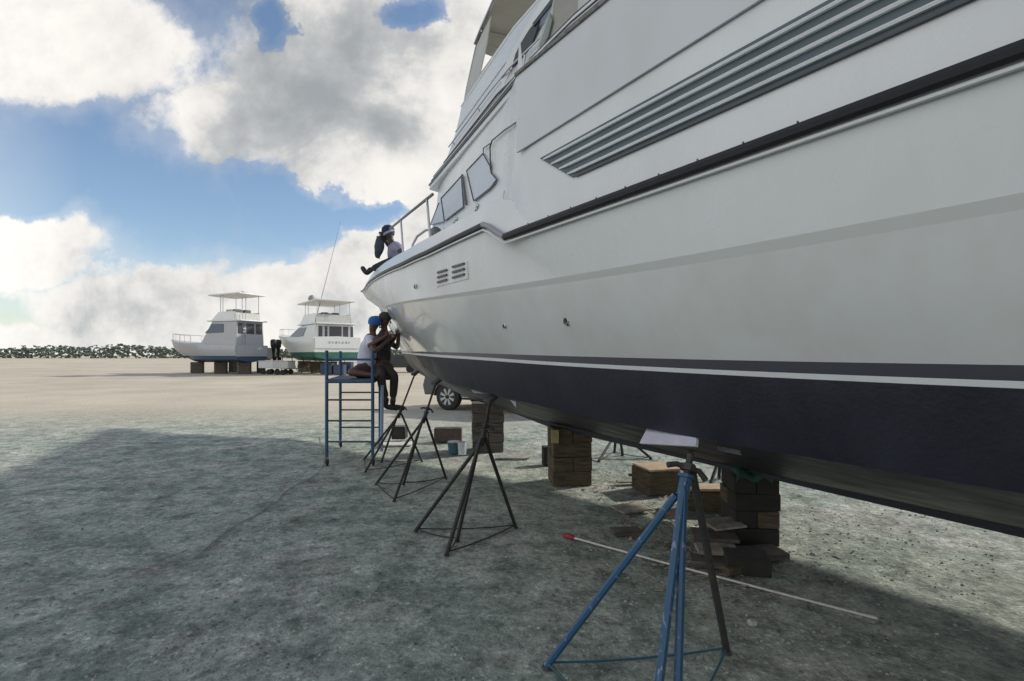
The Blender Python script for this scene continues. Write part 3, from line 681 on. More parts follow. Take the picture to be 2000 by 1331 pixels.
# ------------------------------------------------------------------ keel block stacks
def crib(name, label, px0, px1, ybot, ztop, depthm, n, m, m2, rz=None, group='timber stacks carrying the keel', extra=None):
    d = EYE / ((ybot - 693) / 1000); xc = ((px0 + px1) / 2 - 1000) / 1000 * d; w = (px1 - px0) / 1000 * d * .94
    c = Vector((xc, d + depthm / 2, 0)); T = thing(name, label, 'timber stack', c, group)
    R0 = rz if rz is not None else 0
    h = ztop / n
    for i in range(n):
        R = Matrix.Rotation(R0 + random.uniform(-.05, .05), 3, 'Z')
        if i % 2 == 0: 
            for k in (-1, 1): MB().box(c + R @ Vector((0, k * depthm * .25, h * (i + .5))), (w * random.uniform(.97, 1.03), depthm * .48, h * .97), R).build('timber', random.choice((m, m2)), T, bevel=.006)
        else:
            for k in (-1, 1): MB().box(c + R @ Vector((k * w * .25, 0, h * (i + .5))), (w * .485, depthm * random.uniform(.95, 1.05), h * .97), R).build('timber', random.choice((m, m2)), T, bevel=.006)
    if extra: extra(T, c, w)
    return T
crib('timber_stack', 'tall grey-brown timber stack under the forward keel', 918, 984, 884, .80, .45, 5, wood_g, wood_g, rz=.1)
def yel(T, c, w):
    MB().box(c + Vector((-w * .42, -.30, .62)), (.09, .05, .16)).build('wedge', mat('yellowed_wood', (.42, .38, .16), .8, var=.3, vscale=20), T, bevel=.004)
crib('timber_stack', 'wide dark timber stack under the middle of the keel with a yellowish wedge', 1074, 1157, 950, .70, .42, 4, wood_d, wood_d, rz=.12, extra=yel)
crib('timber_stack', 'dark timber stack at the right edge under a green rag', 1439, 1530, 1068, .58, .40, 4, wood_d, mat('black_timber', (.03, .028, .026), .9, var=.3, vscale=10, bump=.5), rz=-.1)
# green rag draped on it
g = MB(); c0 = P(1468, 945, 4.25)
rows = []
for i in range(13):
    row = []
    for k in range(13):
        a = (i / 12 - .5) * .30; b = (k / 12 - .5) * .26; zz = .02 * sin(a * 40 + b * 13) + .015 * sin(b * 50); drop = max(0, -b - .03) * 1.0
        row.append(Vector((c0.x + a + .01 * sin(b * 60), c0.y + b * .5 - .0, .66 + zz - drop * .9)))
    rows.append(row)
g.grid(rows); rg = g.build('rag', green_m, sharp=180); so = rg.modifiers.new('t', 'SOLIDIFY'); so.thickness = .004
tag(rg, 'crumpled dark green rag lying on the timber stack at the right edge', 'rag')

def block(name, label, cat, c, dims, rz, m, bevel=.006, group=None, top=None, tilt=0):
    R = Matrix.Rotation(rz, 3, 'Z') @ Matrix.Rotation(tilt, 3, 'X')
    c = Vector(c)
    o = MB().box(c + Vector((0, 0, dims[2] / 2)), dims, R).build(name, m, bevel=bevel, origin=c)
    return tag(o, label, cat, group)
c = G(1063, 911); block('wooden_block', 'small black block standing against the left of the middle timber stack', 'block', (c.x + .06, c.y + .1, 0), (.16, .16, .27), .1, mat('black_timber', (.03, .028, .026), .9))
c = G(1290, 968); block('wooden_block', 'large dark block with a sunlit orange-tan top right of the middle timber stack', 'block', (c.x + .0, c.y + .20, 0), (.40, .42, .27), .25, wood_d)
c = G(1395, 1003); block('wooden_beam', 'long brown beam lying between the nearest blue stand and the right timber stack', 'beam', (c.x + .05, c.y + .1, .02), (.62, .24, .19), -.05, wood_d)
tb = MB().box(Vector((G(1395, 1003).x + .05, G(1395, 1003).y + .1, .235)), (.60, .23, .025), Matrix.Rotation(-.04, 3, 'Z')).build('plank', wood_l, bevel=.003)
tag(tb, 'thin light plank lying on the long brown beam', 'plank')
tb = MB().box(Vector((G(1290, 968).x + .01, G(1290, 968).y + .2, .285)), (.40, .41, .022), Matrix.Rotation(.27, 3, 'Z')).build('plank', wood_l, bevel=.003)  # sunlight on the block's top, put in as a lighter timber sheet
tag(tb, 'thin light board standing in for the sunlit top of the large dark block', 'plank')
# loose plywood scraps in a heap, each a thing
for i, (px, py, w, l, t, rz, z, tx, lab) in enumerate((
        (1418, 1040, .30, .20, .018, .3, .16, .10, 'pale square of plywood on top of the heap beside the right timber stack'),
        (1400, 1062, .34, .22, .03, -.2, .10, .05, 'brown scrap board just under the palest plywood in the heap'),
        (1405, 1090, .30, .16, .03, -.12, .07, .06, 'grey split board in the middle of the heap by the right timber stack'),
        (1398, 1112, .32, .16, .04, -.25, .02, .0, 'dark brown lowest board at the near side of the heap'),
        (1440, 1120, .26, .20, .05, .3, .0, .0, 'short dark offcut between the heap and the right timber stack'),
        (1235, 1000, .34, .24, .02, .4, .01, .03, 'flat weathered plywood sheet in front of the large dark block'),
        (1228, 945, .28, .10, .02, .2, .02, .02, 'thin pale slat left of the large dark block'),
        (1245, 932, .20, .06, .03, -.1, .04, 0, 'short dark slat left of the large dark block'),
        (1310, 1012, .24, .10, .03, .1, .05, 0, 'reddish tan offcut seen behind the top of the blue stand legs'),
        (1225, 1048, .26, .14, .035, .1, .0, 0, 'half-buried brown board behind the slanting blue leg'),
        (1000, 899, .52, .10, .02, .03, .0, 0, 'thin pale plank lying right of the foot of the tall grey timber stack'))):
    g0 = G(px, py + z * 200); R = Matrix.Rotation(rz, 3, 'Z') @ Matrix.Rotation(tx, 3, 'X')
    m = (ply, wood_g, ply, wood_g, wood_d, ply, ply, wood_d, mat('reddish_wood', (.30, .17, .12), .85, var=.3), wood_g, ply)[i]
    tag(MB().box((g0.x, g0.y + .05, z + t / 2 + .012 + tx * l * .5), (w, l, t), R).build('scrap_board', m, bevel=.003), lab, 'board', 'scrap boards lying under the yacht')
for lab, px, py, d, rz, m in (('dark squared offcut at the foot of the right timber stack', 1470, 1128, (.30, .20, .13), -.25, mat('black_timber', (.03, .028, .026), .9)),
                          ('dark flat board leaning in front of the right timber stack', 1490, 1098, (.42, .22, .05), .15, wood_g), ('short brown block behind the scrap heap under the yacht', 1452, 1030, (.26, .18, .16), .4, wood_d)):
    c = G(px, py); block('wooden_block', lab, 'block', (c.x, c.y + .1, .005), d, rz, m)
# chips of splintered wood, uncountable
ch = MB()
for i in range(420):
    a, b = random.gauss(0, 1), random.gauss(0, 1); x = 1.35 + a * .55 + random.choice((0, .25)); y = 5.2 + b * .75
    if i % 2: x = 1.55 + a * .22; y = 4.0 + b * .35
    l = random.uniform(.02, .09); R = Matrix.Rotation(random.random() * 6.28, 3, 'Z') @ Matrix.Rotation(random.uniform(-.3, .3), 3, 'Y')
    ch.box((x, y, gh(x, y) + .012), (l, random.uniform(.008, .025), .006), R)
tag(ch.build('wood_chips', ply, smooth=False, origin=(1.4, 4.8, 0)), 'splintered wood chips strewn under the yacht around the blocks', 'wood chips', kind='stuff')

# block with cavities, dark box, board, buckets by the bow
c = G(874, 866)
T = thing('masonry_block', 'brown hollow block lying between the two rusty stands and the grey timber stack', 'block', (c.x, c.y + .1, 0))
MB().box((c.x, c.y + .12, .14), (.50, .20, .25), Matrix.Rotation(.03, 3, 'Z')).build('block_body', mat('brown_masonry', (.13, .10, .085), .9, var=.35, vscale=12, bump=.6), T, bevel=.008)
for k in (-.12, .12): MB().box((c.x + k, c.y + .12, .266), (.16, .11, .006)).build('cavity', black, T)
c = G(776, 866)
T = thing('crate', 'small black crate on a white board behind the rusty stands', 'crate', (c.x, c.y + .18, 0))
MB().box((c.x, c.y + .2, .17), (.25, .25, .23)).build('crate_body', black, T, bevel=.01)
MB().box((c.x, c.y + .07, .18), (.17, .02, .15)).build('crate_front', mat('dark_face', (.05, .045, .04), .8, var=.5, vscale=30), T)
c = G(770, 873); tag(MB().box((c.x, c.y + .12, .025), (.55, .30, .03), Matrix.Rotation(.12, 3, 'Z')).build('board', mat('white_board', (.62, .62, .58), .6, var=.15), bevel=.004), 'white board on the ground under the small black crate', 'board')
def bucket(label, px, py, r, h, m, lid=None):
    c = G(px, py); T = thing('paint_bucket', label, 'bucket', (c.x, c.y + r, 0), 'paint buckets by the grey timber stack')
    MB().lathe([(r * .82, 0.01), (r * .86, .012), (r, h), (r * 1.05, h), (r * 1.05, h - .02), (r * .96, h - .02), (r * .94, h), (r * .8, .03), (0, .03)], (c.x, c.y + r, 0), seg=20).build('pail', m, T)
    q = [Vector((c.x + r * cos(a), c.y + r - .01, h * .95 - r * .75 * sin(a))) for a in [pi * k / 10 for k in range(11)]]
    MB().tube(q, .004, 5).build('handle', steel_dark, T)
    if lid: MB().lathe([(0, h), (r * 1.0, h), (r * 1.0, h + .012), (0, h + .014)], (c.x, c.y + r, 0), seg=20).build('lid', lid, T)
bucket('greenish-blue paint bucket beside the white one near the grey timber stack', 885, 889, .10, .19, mat('teal_plastic', (.05, .13, .17), .5, var=.3), lid=mat('pale_lid', (.4, .45, .45), .5))
bucket('white paint bucket left of the foot of the grey timber stack', 902, 891, .075, .21, mat('white_plastic', (.55, .58, .62), .5, var=.15))

# extension pole with red head
a = G(1118, 1057); b = G(1500, 1157); dr = (b - a).normalized()
T = thing('roller_pole', 'long thin white pole with a red head lying behind the nearest blue stand', 'pole', ((a + b) / 2))
MB().tube([a + Vector((0, 0, .03)), a + dr * .8 + Vector((0, 0, .018)), b + Vector((0, 0, .014)), b + dr * .6 + Vector((0, 0, .014))], .0085, 8).build('shaft', pole_m, T)
MB().tube([a - dr * .10 + Vector((0, 0, .03)), a - dr * .06 + Vector((0, 0, .032)), a + Vector((0, 0, .03)), a + dr * .02 + Vector((0, 0, .03))], [.010, .026, .026, .012], 10).build('red_head', red_m, T)
# hose / extension lead
q = [G(505, 1006), G(520, 992), G(541, 981), G(552, 966), G(575, 949), G(600, 939), G(620, 925), G(632, 905), G(628, 880), G(626, 850)]
full = [G(380, 1090), G(450, 1035)] + q; sp_ = []
for i in range(len(full) - 1):
    for k in range(6):
        t = k / 6; p0 = full[max(i - 1, 0)]; p1 = full[i]; p2 = full[i + 1]; p3 = full[min(i + 2, len(full) - 1)]
        v = .5 * ((2 * p1) + (-p0 + p2) * t + (2 * p0 - 5 * p1 + 4 * p2 - p3) * t * t + (-p0 + 3 * p1 - 3 * p2 + p3) * t ** 3); sp_.append(Vector((v.x, v.y, gh(v.x, v.y) + .012)))
tag(MB().tube(sp_, .005, 6).build('power_cord', mat('cord_grey', (.24, .25, .20), .6), origin=sp_[0]), 'thin grey power cord snaking over the ground to the blue scaffold', 'cord')
tag(MB().lathe([(.018, 0), (.028, .006), (.030, .022), (.017, .032), (0, .033)], G(1469, 1221), seg=10).build('crumpled_cup', mat('paper_white', (.5, .5, .48), .7, var=.4, vscale=40)), 'small crumpled white cup on the ground at the lower right', 'litter')

# ------------------------------------------------------------------ scaffold
FL = Vector((-2.66, 7.35, 0)); FR = Vector((-2.00, 7.35, 0)); BL = Vector((-2.95, 8.80, 0)); BR = Vector((-2.27, 8.80, 0))
def make_scaffold():
    T = thing('rolling_scaffold', 'blue steel rolling scaffold with ladder-like end frames beside the bow', 'scaffold', (FL + FR + BL + BR) / 4)
    up = Vector((0, 0, 1)); H = 1.66
    for a, b, front in ((FL, FR, 1), (BL, BR, 0)):
        f = MB()
        for p in (a, b): f.tube([p + up * .13, p + up * H], .024, 10)
        f.build('end_frame', scafm, T)
        r = MB()
        for z in (.35, .65, .95): r.tube([a + up * z, b + up * z], .013, 8)
        r.build('ladder_rungs', scafd, T)
        for p in (a, b):
            c = MB().tube([p + up * .05, p + up * .14], .014, 8); c.box(p + up * .075, (.045, .05, .08))
            c.build('caster_fork', steel_dark, T)
            w = MB().lathe([(.0, -.016), (.04, -.016), (.052, -.008), (.052, .008), (.04, .016), (0, .016)], p + Vector((.01, 0, .052)), (1, .15, 0), 16).build('caster_wheel', tyre, T)
    for a, b in ((FL, BL), (FR, BR)):
        MB().tube([a + up * 1.20, b + up * 1.20], .022, 8).build('side_rail', scafm, T)
        MB().tube([a + up * 1.53, b + up * 1.53], .016, 8).build('guard_rail', scafm, T)
    for a, b in ((FL, FR), (BL, BR)): MB().tube([a + up * 1.53, b + up * 1.53], .016, 8).build('guard_rail', scafm, T)
    MB().tube([FR + up * .15 + Vector((.035, .35, 0)), FR + up * 1.14 + Vector((.05, .35, 0))], .026, 8).build('brace_tube', mat('pale_blue_paint', (.30, .40, .60), .45, var=.2, vscale=15), T)
    # deck
    d = MB(); ax = (BL - FL).normalized(); w = (FR - FL)
    d.prism([FL + up * 1.215, FR + up * 1.215, BR + up * 1.215, BL + up * 1.215], up * .03)
    d.build('platform', mat('deck_blue', (.025, .05, .08), .6, col2=(.05, .05, .055), vscale=12), T)
    e = MB(); e.tube([FL + up * 1.215, FR + up * 1.215], .026, 8); e.tube([BL + up * 1.215, BR + up * 1.215], .02, 8); e.build('platform_edge', scafm, T)
make_scaffold()

# ------------------------------------------------------------------ people
def skinmesh(name, chains, m, parent=None, sub=2, origin=None, label=None):
    """chains: list of lists of (Vector, radius); points closer than 1 mm are welded; first chain holds the root"""
    vs = []; rs = []; es = []; roots = []
    for ch_ in chains:
        prev = None
        for p, r in ch_:
            p = Vector(p); idx = None
            for i, q in enumerate(vs):
                if (q - p).length < .001: idx = i
            if idx is None: vs.append(p); rs.append(r); idx = len(vs) - 1
            if prev is not None and prev != idx: es.append((prev, idx))
            prev = idx
    base = Vector((0, 0, 0)); q = parent
    while q is not None: base += q.location; q = q.parent
    if parent is None: base = origin
    me = bpy.data.meshes.new(name + '_skeleton'); me.from_pydata([v - base for v in vs], es, []); 
    o = bpy.data.objects.new(name, me); COL.objects.link(o)
    o.modifiers.new('skin', 'SKIN').use_smooth_shade = True
    if not me.skin_vertices: me.attributes.new('skin', 'FLOAT', 'POINT')
    ms = o.modifiers.new('sub', 'SUBSURF'); ms.levels = sub; ms.render_levels = sub
    # components
    comp = list(range(len(vs)))
    def fd(i):
        while comp[i] != i: i = comp[i]
        return i
    for a, b in es: comp[fd(a)] = fd(b)
    seen = set(); sv = me.skin_vertices[0].data if me.skin_vertices else None
    if sv is None: raise RuntimeError('no skin layer')
    for i, r in enumerate(rs):
        rr = r if isinstance(r, tuple) else (r, r); sv[i].radius = rr
        c_ = fd(i); sv[i].use_root = c_ not in seen; seen.add(c_)
    dg = bpy.context.evaluated_depsgraph_get(); ev = o.evaluated_get(dg)
    nm = bpy.data.meshes.new_from_object(ev); nm.name = name
    o.modifiers.clear(); o.data = nm; bpy.data.meshes.remove(me)
    nm.materials.clear(); nm.materials.append(m); nm.shade_smooth()
    if parent is None: o.location = base
    else: o.parent = parent
    if label: o['label'] = label
    return o
def hand(elbow, wrist, palmdir=None, spread=Vector((0, 0, 1)), curl=.5, sc=1.0):
    d = (wrist - elbow).normalized(); sp = (spread - d * spread.dot(d)).normalized(); nn = d.cross(sp)
    chains = []
    pc = wrist + d * .075 * sc
    chains.append([(wrist, .024 * sc), (wrist + d * .04 * sc, (.034 * sc, .017 * sc)), (pc, (.036 * sc, .015 * sc))])
    for k, L in zip((-1.5, -.5, .5, 1.5), (.060, .074, .080, .072)):
        a = pc + sp * k * .0165 * sc - d * .02 * sc; b = pc + sp * k * .0185 * sc + d * .012 * sc
        e = b + (d * cos(curl * .6) + nn * sin(curl * .6)) * L * .45 * sc; f = e + (d * cos(curl * 1.6) + nn * sin(curl * 1.6)) * L * .32 * sc; g = f + (d * cos(curl * 2.3) + nn * sin(curl * 2.3)) * L * .25 * sc
        chains.append([(a, .008 * sc), (b, .009 * sc), (e, .0085 * sc), (f, .008 * sc), (g, .0065 * sc)])
    a = wrist + d * .03 * sc + sp * .012 * sc; b = a + (d * .55 + sp * .8) * .035 * sc; e = b + (d * .85 + sp * .4 + nn * .2) * .032 * sc; f = e + (d * .95 + nn * .3) * .024 * sc
    chains.append([(a, .012 * sc), (b, .011 * sc), (e, .0095 * sc), (f, .0075 * sc)])
    return chains
def head_chain(neck, chin, crown, facedir):
    ax = (crown - chin)
    L = ax.length; a = ax.normalized(); f = (facedir - a * facedir.dot(a)).normalized()
    return [(neck, .052), (chin + a * L * .12 - f * .015, .056), (chin + a * L * .38, .078), (chin + a * L * .66, .090), (crown - a * .055, .078)], a, f, L
def face(T, chin, a, f, L, m):
    side_ = a.cross(f)
    c = chin + a * L * .48
    for k in (-1, 1):
        MB().lathe([(0, -.010), (.009, -.006), (.012, 0), (.009, .006), (0, .010)], c + f * .072 + side_ * k * .030, side_, 10).build('eye', mat('eye_white', (.5, .48, .45), .3), T)
        MB().lathe([(0, -.012), (.012, -.010), (.020, 0), (.014, .010), (0, .012)], c - a * .015 + side_ * k * .080 - f * .005, side_, 10).build('ear', m, T)
    MB().tube([c + f * .078 + a * .005, c + f * .096 - a * .028, c + f * .084 - a * .040], [.007, .013, .010], 8).build('nose', m, T)
    MB().tube([c + f * .076 - a * .066 - side_ * .022, c + f * .084 - a * .068, c + f * .076 - a * .066 + side_ * .022], [.003, .007, .003], 8).build('mouth', mat('lips', (.09, .04, .035), .5), T)
V = Vector
def person_seated_blue():
    o = P(722, 735, 8.0)
    T = thing('person', 'person in a pale loose shirt and blue cap crouching on the scaffold platform', 'person', V((-2.25, 8.0, 1.25)), 'workers polishing the yacht bow')
    hip = V((-2.27, 8.02, 1.36)); ch_ = V((-2.24, 7.98, 1.62)); ns = V((-2.17, 7.95, 1.85)); neck = V((-2.16, 7.95, 1.93))
    chin = V((-2.15, 7.93, 1.96)); crown = V((-2.12, 7.93, 2.17)); fdir = V((1, .15, .1)).normalized()
    hc, a, f, L = head_chain(neck, chin, crown, fdir)
    shL = V((-2.20, 8.13, 1.82)); shR = V((-2.18, 7.78, 1.82))
    elR = V((-2.05, 7.62, 1.64)); wrR = V((-1.90, 7.84, 1.82)); elL = V((-2.0, 8.28, 1.70)); wrL = V((-1.86, 8.2, 1.9))
    body = [[(hip, .13), (ch_, .13), (ns, .11), (neck, .052)], hc,
            [(ns, .11), (shR, .06), (elR, .042), (wrR, .027)], [(ns, .11), (shL, .06), (elL, .042), (wrL, .027)]]
    knR = V((-2.42, 7.60, 1.34)); anR = V((-2.12, 7.62, 1.30)); knL = V((-2.0, 8.30, 1.50)); anL = V((-2.10, 8.25, 1.31))
    body += [[(hip, .13), (V((-2.32, 7.85, 1.35)), .09), (knR, .06), (anR, .04), (V((-1.98, 7.64, 1.28)), .035)], [(hip, .13), (V((-2.2, 8.15, 1.38)), .09), (knL, .06), (anL, .04), (V((-2.0, 8.24, 1.28)), .035)]]
    body += hand(elR, wrR) + hand(elL, wrL)
    skinmesh('body', body, skin_m, T)
    sh = mat('pale_shirt', (.62, .64, .78), .8, var=.15, vscale=9, bump=.5, bscale=14)
    skinmesh('shirt', [[(hip - V((.0, 0, .04)), .17), (V((-2.27, 8.0, 1.5)), .165), (ch_ + V((0, 0, .06)), .155), (ns + V((-.01, 0, -.01)), .125), (neck - V((0, 0, .03)), .065)], [(ns + V((-.01, 0, -.01)), .125), (shR, .075), (shR * .45 + elR * .55, .062)], [(ns + V((-.01, 0, -.01)), .125), (shL, .075), (shL * .45 + elL * .55, .062)]], sh, T)
    skinmesh('shorts', [[(hip - V((0, 0, .03)), .15), (V((-2.33, 7.83, 1.35)), .105), (knR * .8 + hip * .2, .085)], [(hip - V((0, 0, .03)), .15), (V((-2.2, 8.15, 1.38)), .105), (knL * .7 + hip * .3, .08)]], mat('maroon_cloth', (.10, .045, .05), .85, var=.3, vscale=10, bump=.4), T)
    cp = MB().lathe([(.094, -.045), (.100, .0), (.092, .045), (.062, .078), (.02, .090), (0, .091)], chin + a * L * .70, a, 18)
    cap = cp.build('cap', mat('royal_blue', (.012, .10, .34), .7, var=.15), T)
    brim = chin + a * L * .66 + f * .085
    MB().prism([brim - a.cross(f) * .07 - f * .01, brim - a.cross(f) * .05 + f * .055, brim + a.cross(f) * .05 + f * .055, brim + a.cross(f) * .07 - f * .01], a * .006).build('brim', MATS['royal_blue'], cap)
    face(T, chin, a, f, L, skin_m)
def person_dangling():
    T = thing('person', 'dark-clothed person sitting on the scaffold edge with legs dangling and hands raised to the bow', 'person', V((-2.02, 8.1, 1.25)), 'workers polishing the yacht bow')
    hip = V((-2.06, 8.12, 1.37)); ch_ = V((-2.05, 8.1, 1.65)); ns = V((-2.02, 8.08, 1.90)); neck = V((-2.01, 8.08, 1.99))
    chin = V((-2.01, 8.07, 2.03)); crown = V((-2.00, 8.07, 2.25)); fdir = V((.85, .35, .12)).normalized()
    hc, a, f, L = head_chain(neck, chin, crown, fdir)
    shL = V((-2.05, 8.25, 1.88)); shR = V((-2.02, 7.90, 1.88)); elR = V((-2.15, 7.66, 1.72)); wrR = V((-2.02, 7.85, 1.86)); wrR = V((-1.93, 7.74, 1.87))
    elL = V((-1.86, 8.30, 1.70)); wrL = V((-1.79, 8.1, 1.90))
    body = [[(hip, .125), (ch_, .12), (ns, .105), (neck, .052)], hc, [(ns, .105), (shR, .058), (elR, .043), (wrR, .027)], [(ns, .105), (shL, .058), (elL, .043), (wrL, .027)]]
    knR = V((-1.98, 7.72, 1.29)); anR = V((-1.92, 7.80, .86)); knL = V((-1.82, 7.92, 1.28)); anL = V((-1.86, 8.0, .84))
    body += [[(hip, .125), (V((-2.04, 7.95, 1.34)), .085), (knR, .062), (V((-1.96, 7.76, 1.1)), .055), (anR, .038)], [(hip, .125), (V((-1.97, 8.0, 1.35)), .085), (knL, .062), (V((-1.84, 7.97, 1.1)), .055), (anL, .038)]]
    body += hand(elR, wrR) + hand(elL, wrL)
    skinmesh('body', body, skin_m, T)
    dk = mat('charcoal_shirt', (.035, .033, .038), .85, col2=(.10, .09, .10), vscale=9, thr=(.3, .5), bump=.5, bscale=14)
    skinmesh('shirt', [[(hip + V((0, 0, .02)), .15), (ch_, .14), (ns + V((0, 0, -.01)), .118), (neck - V((0, 0, .03)), .062)], [(ns + V((0, 0, -.01)), .118), (shR, .07), (shR * .5 + elR * .5, .058)], [(ns + V((0, 0, -.01)), .118), (shL, .07), (shL * .5 + elL * .5, .058)]], dk, T)
    skinmesh('trousers', [[(hip - V((0, 0, .02)), .14), (V((-2.04, 7.95, 1.34)), .098), (knR, .076), (V((-1.96, 7.76, 1.08)), .066), (anR + V((0, 0, .08)), .058)], [(hip - V((0, 0, .02)), .14), (V((-1.97, 8.0, 1.35)), .098), (knL, .076), (V((-1.84, 7.97, 1.08)), .066), (anL + V((0, 0, .08)), .058)]], mat('brown_trousers', (.055, .042, .045), .85, var=.35, vscale=8, bump=.4), T)
    for an in (anR, anL):
        d = V((.85, .1, -.12)).normalized()
        b = skinmesh('boot', [[(an + V((0, 0, .10)), .050), (an + V((0, 0, .02)), .050), (an - V((.01, 0, .05)), .046), (an - V((0, 0, .055)) + d * .10, (.045, .036)), (an - V((0, 0, .055)) + d * .19, (.042, .028))]], mat('boot_black', (.015, .014, .014), .6), T)
    c2 = MB().lathe([(.096, -.04), (.100, .0), (.090, .045), (.06, .075), (.02, .086), (0, .087)], chin + a * L * .72, a, 18).build('cap', mat('dark_olive', (.035, .035, .028), .8), T)
    b0 = chin + a * L * .74 - f * .08
    MB().prism([b0 - a.cross(f) * .06 + f * .01, b0 - a.cross(f) * .045 - f * .075, b0 + a.cross(f) * .045 - f * .075, b0 + a.cross(f) * .06 + f * .01], a * .008).build('brim', MATS['dark_olive'], c2)
    face(T, chin, a, f, L, skin_m)
    r = MB(); c = wrL + V((.06, -.0, .06)); rows = [[c + V((.03 * sin(j), (k / 5 - .5) * .12 + .01 * sin(i * 2), (i / 5 - .5) * .13 + .012 * sin(k * 1.7))) for k in range(6)] for i in range(6) for j in (i,)]
    r.grid(rows); q = r.build('cloth', mat('polish_cloth', (.66, .62, .64), .9, var=.1), sharp=180); sm_ = q.modifiers.new('t', 'SOLIDIFY'); sm_.thickness = .012
    tag(q, 'white polishing cloth held against the bow by the seated worker', 'cloth')
def person_bow():
    D = 8.0
    def p(x, y, dd=0): return P(x, y, D + dd)
    hip = p(775, 519, .1); T = thing('person', 'person in a lavender-grey shirt sitting on the foredeck with one shoe over the bow edge', 'person', hip - V((0, 0, .1)))
    ch_ = p(774, 502, .05); ns = p(771, 482); neck = p(765, 474); chin = p(761, 470); crown = p(757, 446); fdir = V((-.9, -.35, -.25)).normalized()
    hc, a, f, L = head_chain(neck, chin, crown, fdir)
    shN = p(779, 484, -.18); shF = p(765, 482, .18); elN = p(785, 497, -.2); wrN = p(768, 509, -.28); elF = p(757, 478, .15); wrF = p(751, 467, .02)
    kn = p(748, 517, -.15); an = p(722, 528, -.25)
    body = [[(hip, .12), (ch_, .115), (ns, .10), (neck, .050)], hc, [(ns, .10), (shN, .055), (elN, .040), (wrN, .026)], [(ns, .10), (shF, .055), (elF, .04), (wrF, .026)],
            [(hip, .12), (p(762, 514, -.05), .08), (kn, .055), (an, .036)], [(hip, .12), (p(768, 520, .1), .08), (p(755, 528, .1), .06), (p(748, 535, .2), .04)]]
    body += hand(elF, wrF, sc=1.0) + hand(elN, wrN)
    skinmesh('body', body, skin_c, T)
    skinmesh('shirt', [[(hip, .14), (ch_, .135), (ns + V((0, 0, -.01)), .112), (neck - V((0, 0, .03)), .06)], [(ns + V((0, 0, -.01)), .112), (shN, .068), (shN * .4 + elN * .6, .056)], [(ns + V((0, 0, -.01)), .112), (shF, .068), (shF * .5 + elF * .5, .056)]], mat('lavender_shirt', (.24, .24, .35), .85, var=.2, vscale=9, bump=.5, bscale=14), T)
    skinmesh('trousers', [[(hip, .13), (p(762, 514, -.05), .092), (kn, .066), (an * .85 + kn * .15, .052)], [(hip, .13), (p(768, 520, .1), .09), (p(755, 528, .1), .066)]], mat('dark_trousers', (.03, .033, .035), .85, var=.3), T)
    d = (p(703, 522, -.25) - an).normalized()
    dn = (p(715, 541, -.25) - p(704, 517, -.25)).normalized()
    h0 = p(716, 535, -.25); skinmesh('shoe', [[(an * .75 + kn * .25, .040), (an, .048), (h0, .050), (p(711, 528, -.25), (.048, .04)), (p(706, 520, -.25), (.044, .032))]], mat('shoe_dark', (.02, .022, .024), .6), T)
    hr = MB().lathe([(.088, -.05), (.100, -.01), (.103, .035), (.088, .08), (.05, .108), (0, .118)], chin + a * L * .66, a, 18).build('hair', mat('navy_headwrap', (.022, .03, .07), .85, var=.4, vscale=25, bump=.6, bscale=30), T)
    MB().lathe([(.098, -.018), (.105, -.012), (.105, .012), (.098, .018)], chin + a * L * .60, (a + f * .35), 20).build('headband', mat('band_grey', (.28, .30, .36), .8), T)
    face(T, chin, a, f, L, skin_c)
    rows = []
    for i in range(12):
        h = i / 11; w = .062 * (.75 + .5 * sin(pi * min(1, h * 1.1))) ; cx = 741 + 1.5 * sin(h * 5); c = P(cx - h * 1.5, 462 + 42 * h, 8.02)
        if i == 0: w = .045
        if i == 11: w = .03
        rows.append([c + V((w * cos(q) * (1 + .1 * sin(3 * q + i)), w * .7 * sin(q), 0)) for q in [2 * pi * k / 12 for k in range(12)]])
    rows = [[rows[0][0] * 0 + sum(rows[0], V((0, 0, 0))) / 12] * 12] + rows + [[sum(rows[-1], V((0, 0, 0))) / 12 + V((.03, 0, -.02))] * 12]
    tag(MB().grid(rows, close=True).build('cloth_bundle', mat('slate_cloth', (.055, .075, .095), .9, var=.4, vscale=14, bump=.6, bscale=20)), 'dark slate cloth bundle held up in the hand of the person on the bow', 'cloth')
person_seated_blue(); person_dangling(); person_bow()

